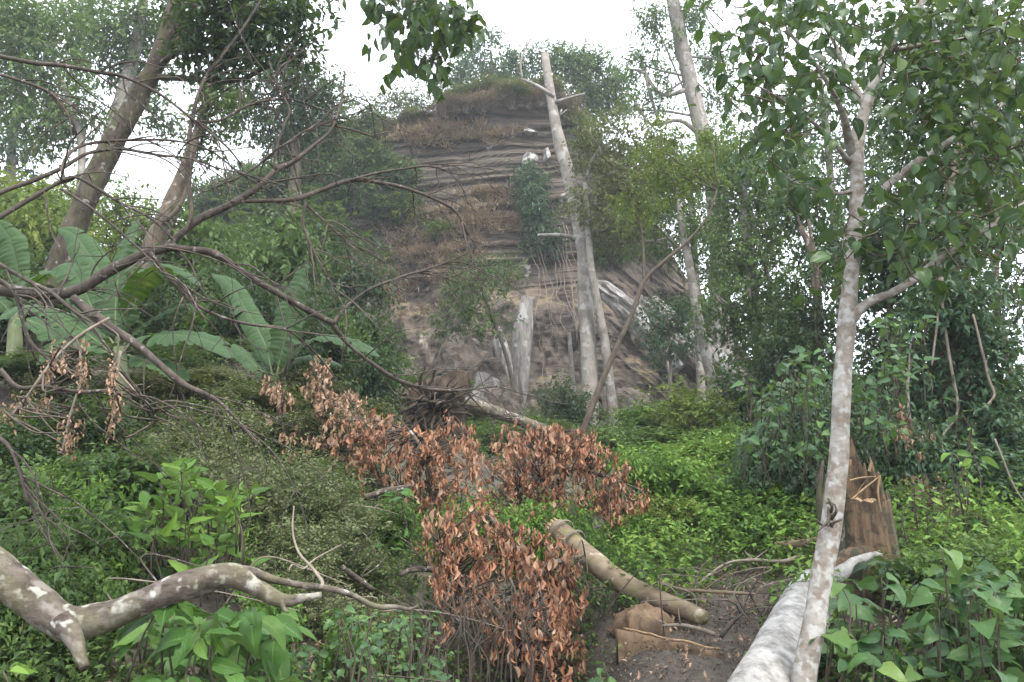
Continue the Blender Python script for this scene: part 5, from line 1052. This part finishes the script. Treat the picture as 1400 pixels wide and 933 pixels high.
def bare(x, y):     # trodden soil between the slab and the felled log
    px = 700+x/np.maximum(y, .1)*F*.98
    return ~((px > 1115) & (px < 1215) & (y > 5.4) & (y < 6.5)) & ~((px > 815+20*np.sin(y*5)) & (px < 1010) & (y < 6.2)) & ~((px > 860) & (px < 1075) & (y < 7.4) & (vnoise(np.stack([x*3, y*3, x*0], -1)) < .25))
cover('ground_cover', 'low green weeds carpeting the slope', 17000, (-6, 6), (3.2, 10), 'leaf_mid', .045, .5, .28, bare)
cover('ground_cover', 'bright green low weeds on the slope right of the withered leaves', 5200, (.6, 5), (5.5, 14), 'leaf_bright', .075, .5, .4, lambda x, y: bare(x, y) & (700+x/y*F > 840))
cover('ground_cover', 'distant low green growth below the cliff', 5000, (-14, 14), (12, 32), 'leaf_mid', .11, .5, .5)
cover('leaf_litter', 'fallen dead leaves and bark scraps littering the soil', 2600, (-3, 4), (3.2, 9), 'leaf_tan', .045, .45, .02, per=2)
cover('leaf_litter', 'dark rotting leaves and twig scraps on the bare soil', 5000, (.3, 2.6), (4.2, 7.6), 'leaf_litter', .03, .35, .02, per=2)
def cliff_grass():
    a = Acc(); W = CV[:CNR].reshape(-1, 3); top = CV[CNR-6:CNR+16].reshape(-1, 3)
    top = top[(top[:, 0] > -12) & (top[:, 0] < 4)]; P = top[rng.integers(len(top), size=2600)]+rng.normal(size=(2600, 3))*[.12, .12, .05]
    S = []
    for px, py, rx, ry, n in [(590, 190, 30, 10, 350), (620, 178, 30, 8, 250), (680, 262, 30, 5, 260), (610, 355, 40, 40, 900), (570, 340, 30, 30, 500), (640, 300, 50, 14, 600), (700, 300, 20, 20, 200), (660, 185, 40, 6, 250), (545, 400, 20, 40, 250)]:
        c = [cliff_at(px+rx*rng.normal()*.7, py+ry*rng.normal()*.7) for _ in range(max(6, n//14))]
        c = np.array(c); S.append(c[rng.integers(len(c), size=n)]+rng.normal(size=(n, 3))*[.18, .05, .05]-[0, .12, 0])
    P = np.vstack([P]+S); n = len(P)
    for k in range(3):
        D = unit(rng.normal(size=(n, 3))*.5+[0, -.45, .55]); L = .22+.3*rng.random(n); leaves(a, P+rng.normal(size=(n, 3))*.05, D, rand_dir(n), L, L*.05, FOLD)
    o = mkobj('dry_grass', a.mesh('dry_grass', smooth=False), M['grass_dry']); o['kind'] = 'stuff'; o['label'] = 'dry tan grass on the rim and ledges of the cliff'; o['category'] = 'grass'
cliff_grass()

# ================================================================== LABELS THAT TELL THE SHRUBS APART
MARKS = [(at(x, y, Y), ph) for x, y, Y, ph in [(1180, 700, 6.6, 'the snapped stump'), (1060, 880, 4.6, 'the felled white log'), (860, 790, 6.6, 'the bare brown log'), (700, 790, 6.5, 'the withered heap'), (790, 650, 8, 'the broad withered branch'), (590, 640, 8.3, 'the withered leaves under the roots'), (435, 560, 8.6, 'the tan withered sapling'), (380, 500, 9.6, 'the upright banana leaf'), (165, 450, 8, 'the wide-leaved banana plant'), (20, 420, 9.5, 'the low banana plant'), (90, 340, 11, 'the mossy leaning trunk'), (225, 300, 14, 'the knotted brown trunk'), (260, 700, 5.2, 'the spade-leaved clump'), (150, 840, 3.2, 'the lichen-blotched branch'), (806, 560, 22, 'the tallest pale trunk'), (585, 560, 13, 'the uprooted roots'), (640, 500, 26, 'the brown boulders'), (712, 480, 28, 'the upright pale slab'), (900, 430, 31.5, 'the plunging rock beds'), (985, 540, 21, 'the slanting pale trunk'), (1035, 480, 18, 'the leaf-smothered tree'), (1310, 600, 9.5, 'the vine-wrapped trunk'), (1244, 560, 9.2, 'the white sapling'), (1260, 860, 4.7, 'the heart-leaved shrub'), (1380, 560, 15, 'the airy forest tree'), (400, 180, 27, 'the ivy-smothered tree'), (160, 150, 27, 'the tall pale trunk'), (670, 120, 42, 'the clump-crowned cliff-top tree'), (810, 130, 42, 'the round-crowned cliff-top tree'), (600, 140, 42, 'the spreading cliff-top tree'), (650, 220, 35, 'the layered rock'), (600, 360, 34, 'the bare earth of the cliff'), (700, 300, 34, 'the ledge under the layered rock')]]
for o in [o for o in bpy.data.objects if o.type == 'EMPTY' and o.name.startswith('shrub') and o.get('group')]:
    p = np.array(o.location)+[0, 0, o.scale[2]*.5]; d = [np.linalg.norm((p-m)*[1, .7, 1]) for m, _ in MARKS]; k = np.argsort(d); w, h = o.scale[0], o.scale[2]
    size = 'tall narrow' if h > 1.5*w else 'low wide' if h < .6*w else 'small rounded' if w < .9 else 'broad rounded' if w > 2.2 else 'rounded'
    side = 'right of' if p[0] > MARKS[k[0]][0][0]+.3 else 'left of' if p[0] < MARKS[k[0]][0][0]-.3 else 'by'
    kind = {'fi': 'grey-green fine-leaved', 'mi': 'mid-green', 'br': 'bright green', 'da': 'dark green', 'ye': 'yellow-green', 'bl': 'blue-green', 'ol': 'olive', 'dr': 'dry brown'}[o['key'][:2]]
    o['label'] = '%s %s shrub %s %s' % (size, kind, side, MARKS[k[0]][1])+(', towards '+MARKS[k[1]][1] if len(MARKS[k[0]][1].split())+len(MARKS[k[1]][1].split()) < 9 else '')
seen = {}
for o in bpy.data.objects:
    if 'key' in o:
        del o['key']
        if o.get('group'): o['group'] = seen.setdefault(o['label'], o['group'])
# ================================================================== HAZE
def haze():
    a = Acc(); x0, x1, y0, y1, z0, z1 = -420, 420, -70, 440, -14, 42
    bpy.context.view_layer.update(); z1 = 1+max((o.matrix_world @ Vector(c)).z for o in bpy.data.objects if o.type == 'MESH' for c in o.bound_box)
    V = np.array([[x, y, z] for z in (z0, z1) for y in (y0, y1) for x in (x0, x1)]); Q = np.array([[0, 2, 3, 1], [4, 5, 7, 6], [0, 1, 5, 4], [2, 6, 7, 3], [0, 4, 6, 2], [1, 3, 7, 5]])
    a.add(V, Q); m = bpy.data.materials.new('haze_air'); m.use_nodes = True; t = m.node_tree; t.nodes.clear(); out = t.nodes.new('ShaderNodeOutputMaterial'); v = t.nodes.new('ShaderNodeVolumePrincipled')
    v.inputs['Color'].default_value = (.86, .92, 1, 1); v.inputs['Density'].default_value = .0012; v.inputs['Anisotropy'].default_value = 0; t.links.new(v.outputs[0], out.inputs['Volume'])
    o = mkobj('haze', a.mesh('haze', smooth=False), m); o['kind'] = 'stuff'; o['label'] = 'pale humid haze between the trees'
if HAZE: haze()
for o in list(bpy.data.objects):
    if o.get('label') == 'x': 
        for c in list(o.children): bpy.data.objects.remove(c)
        bpy.data.objects.remove(o)
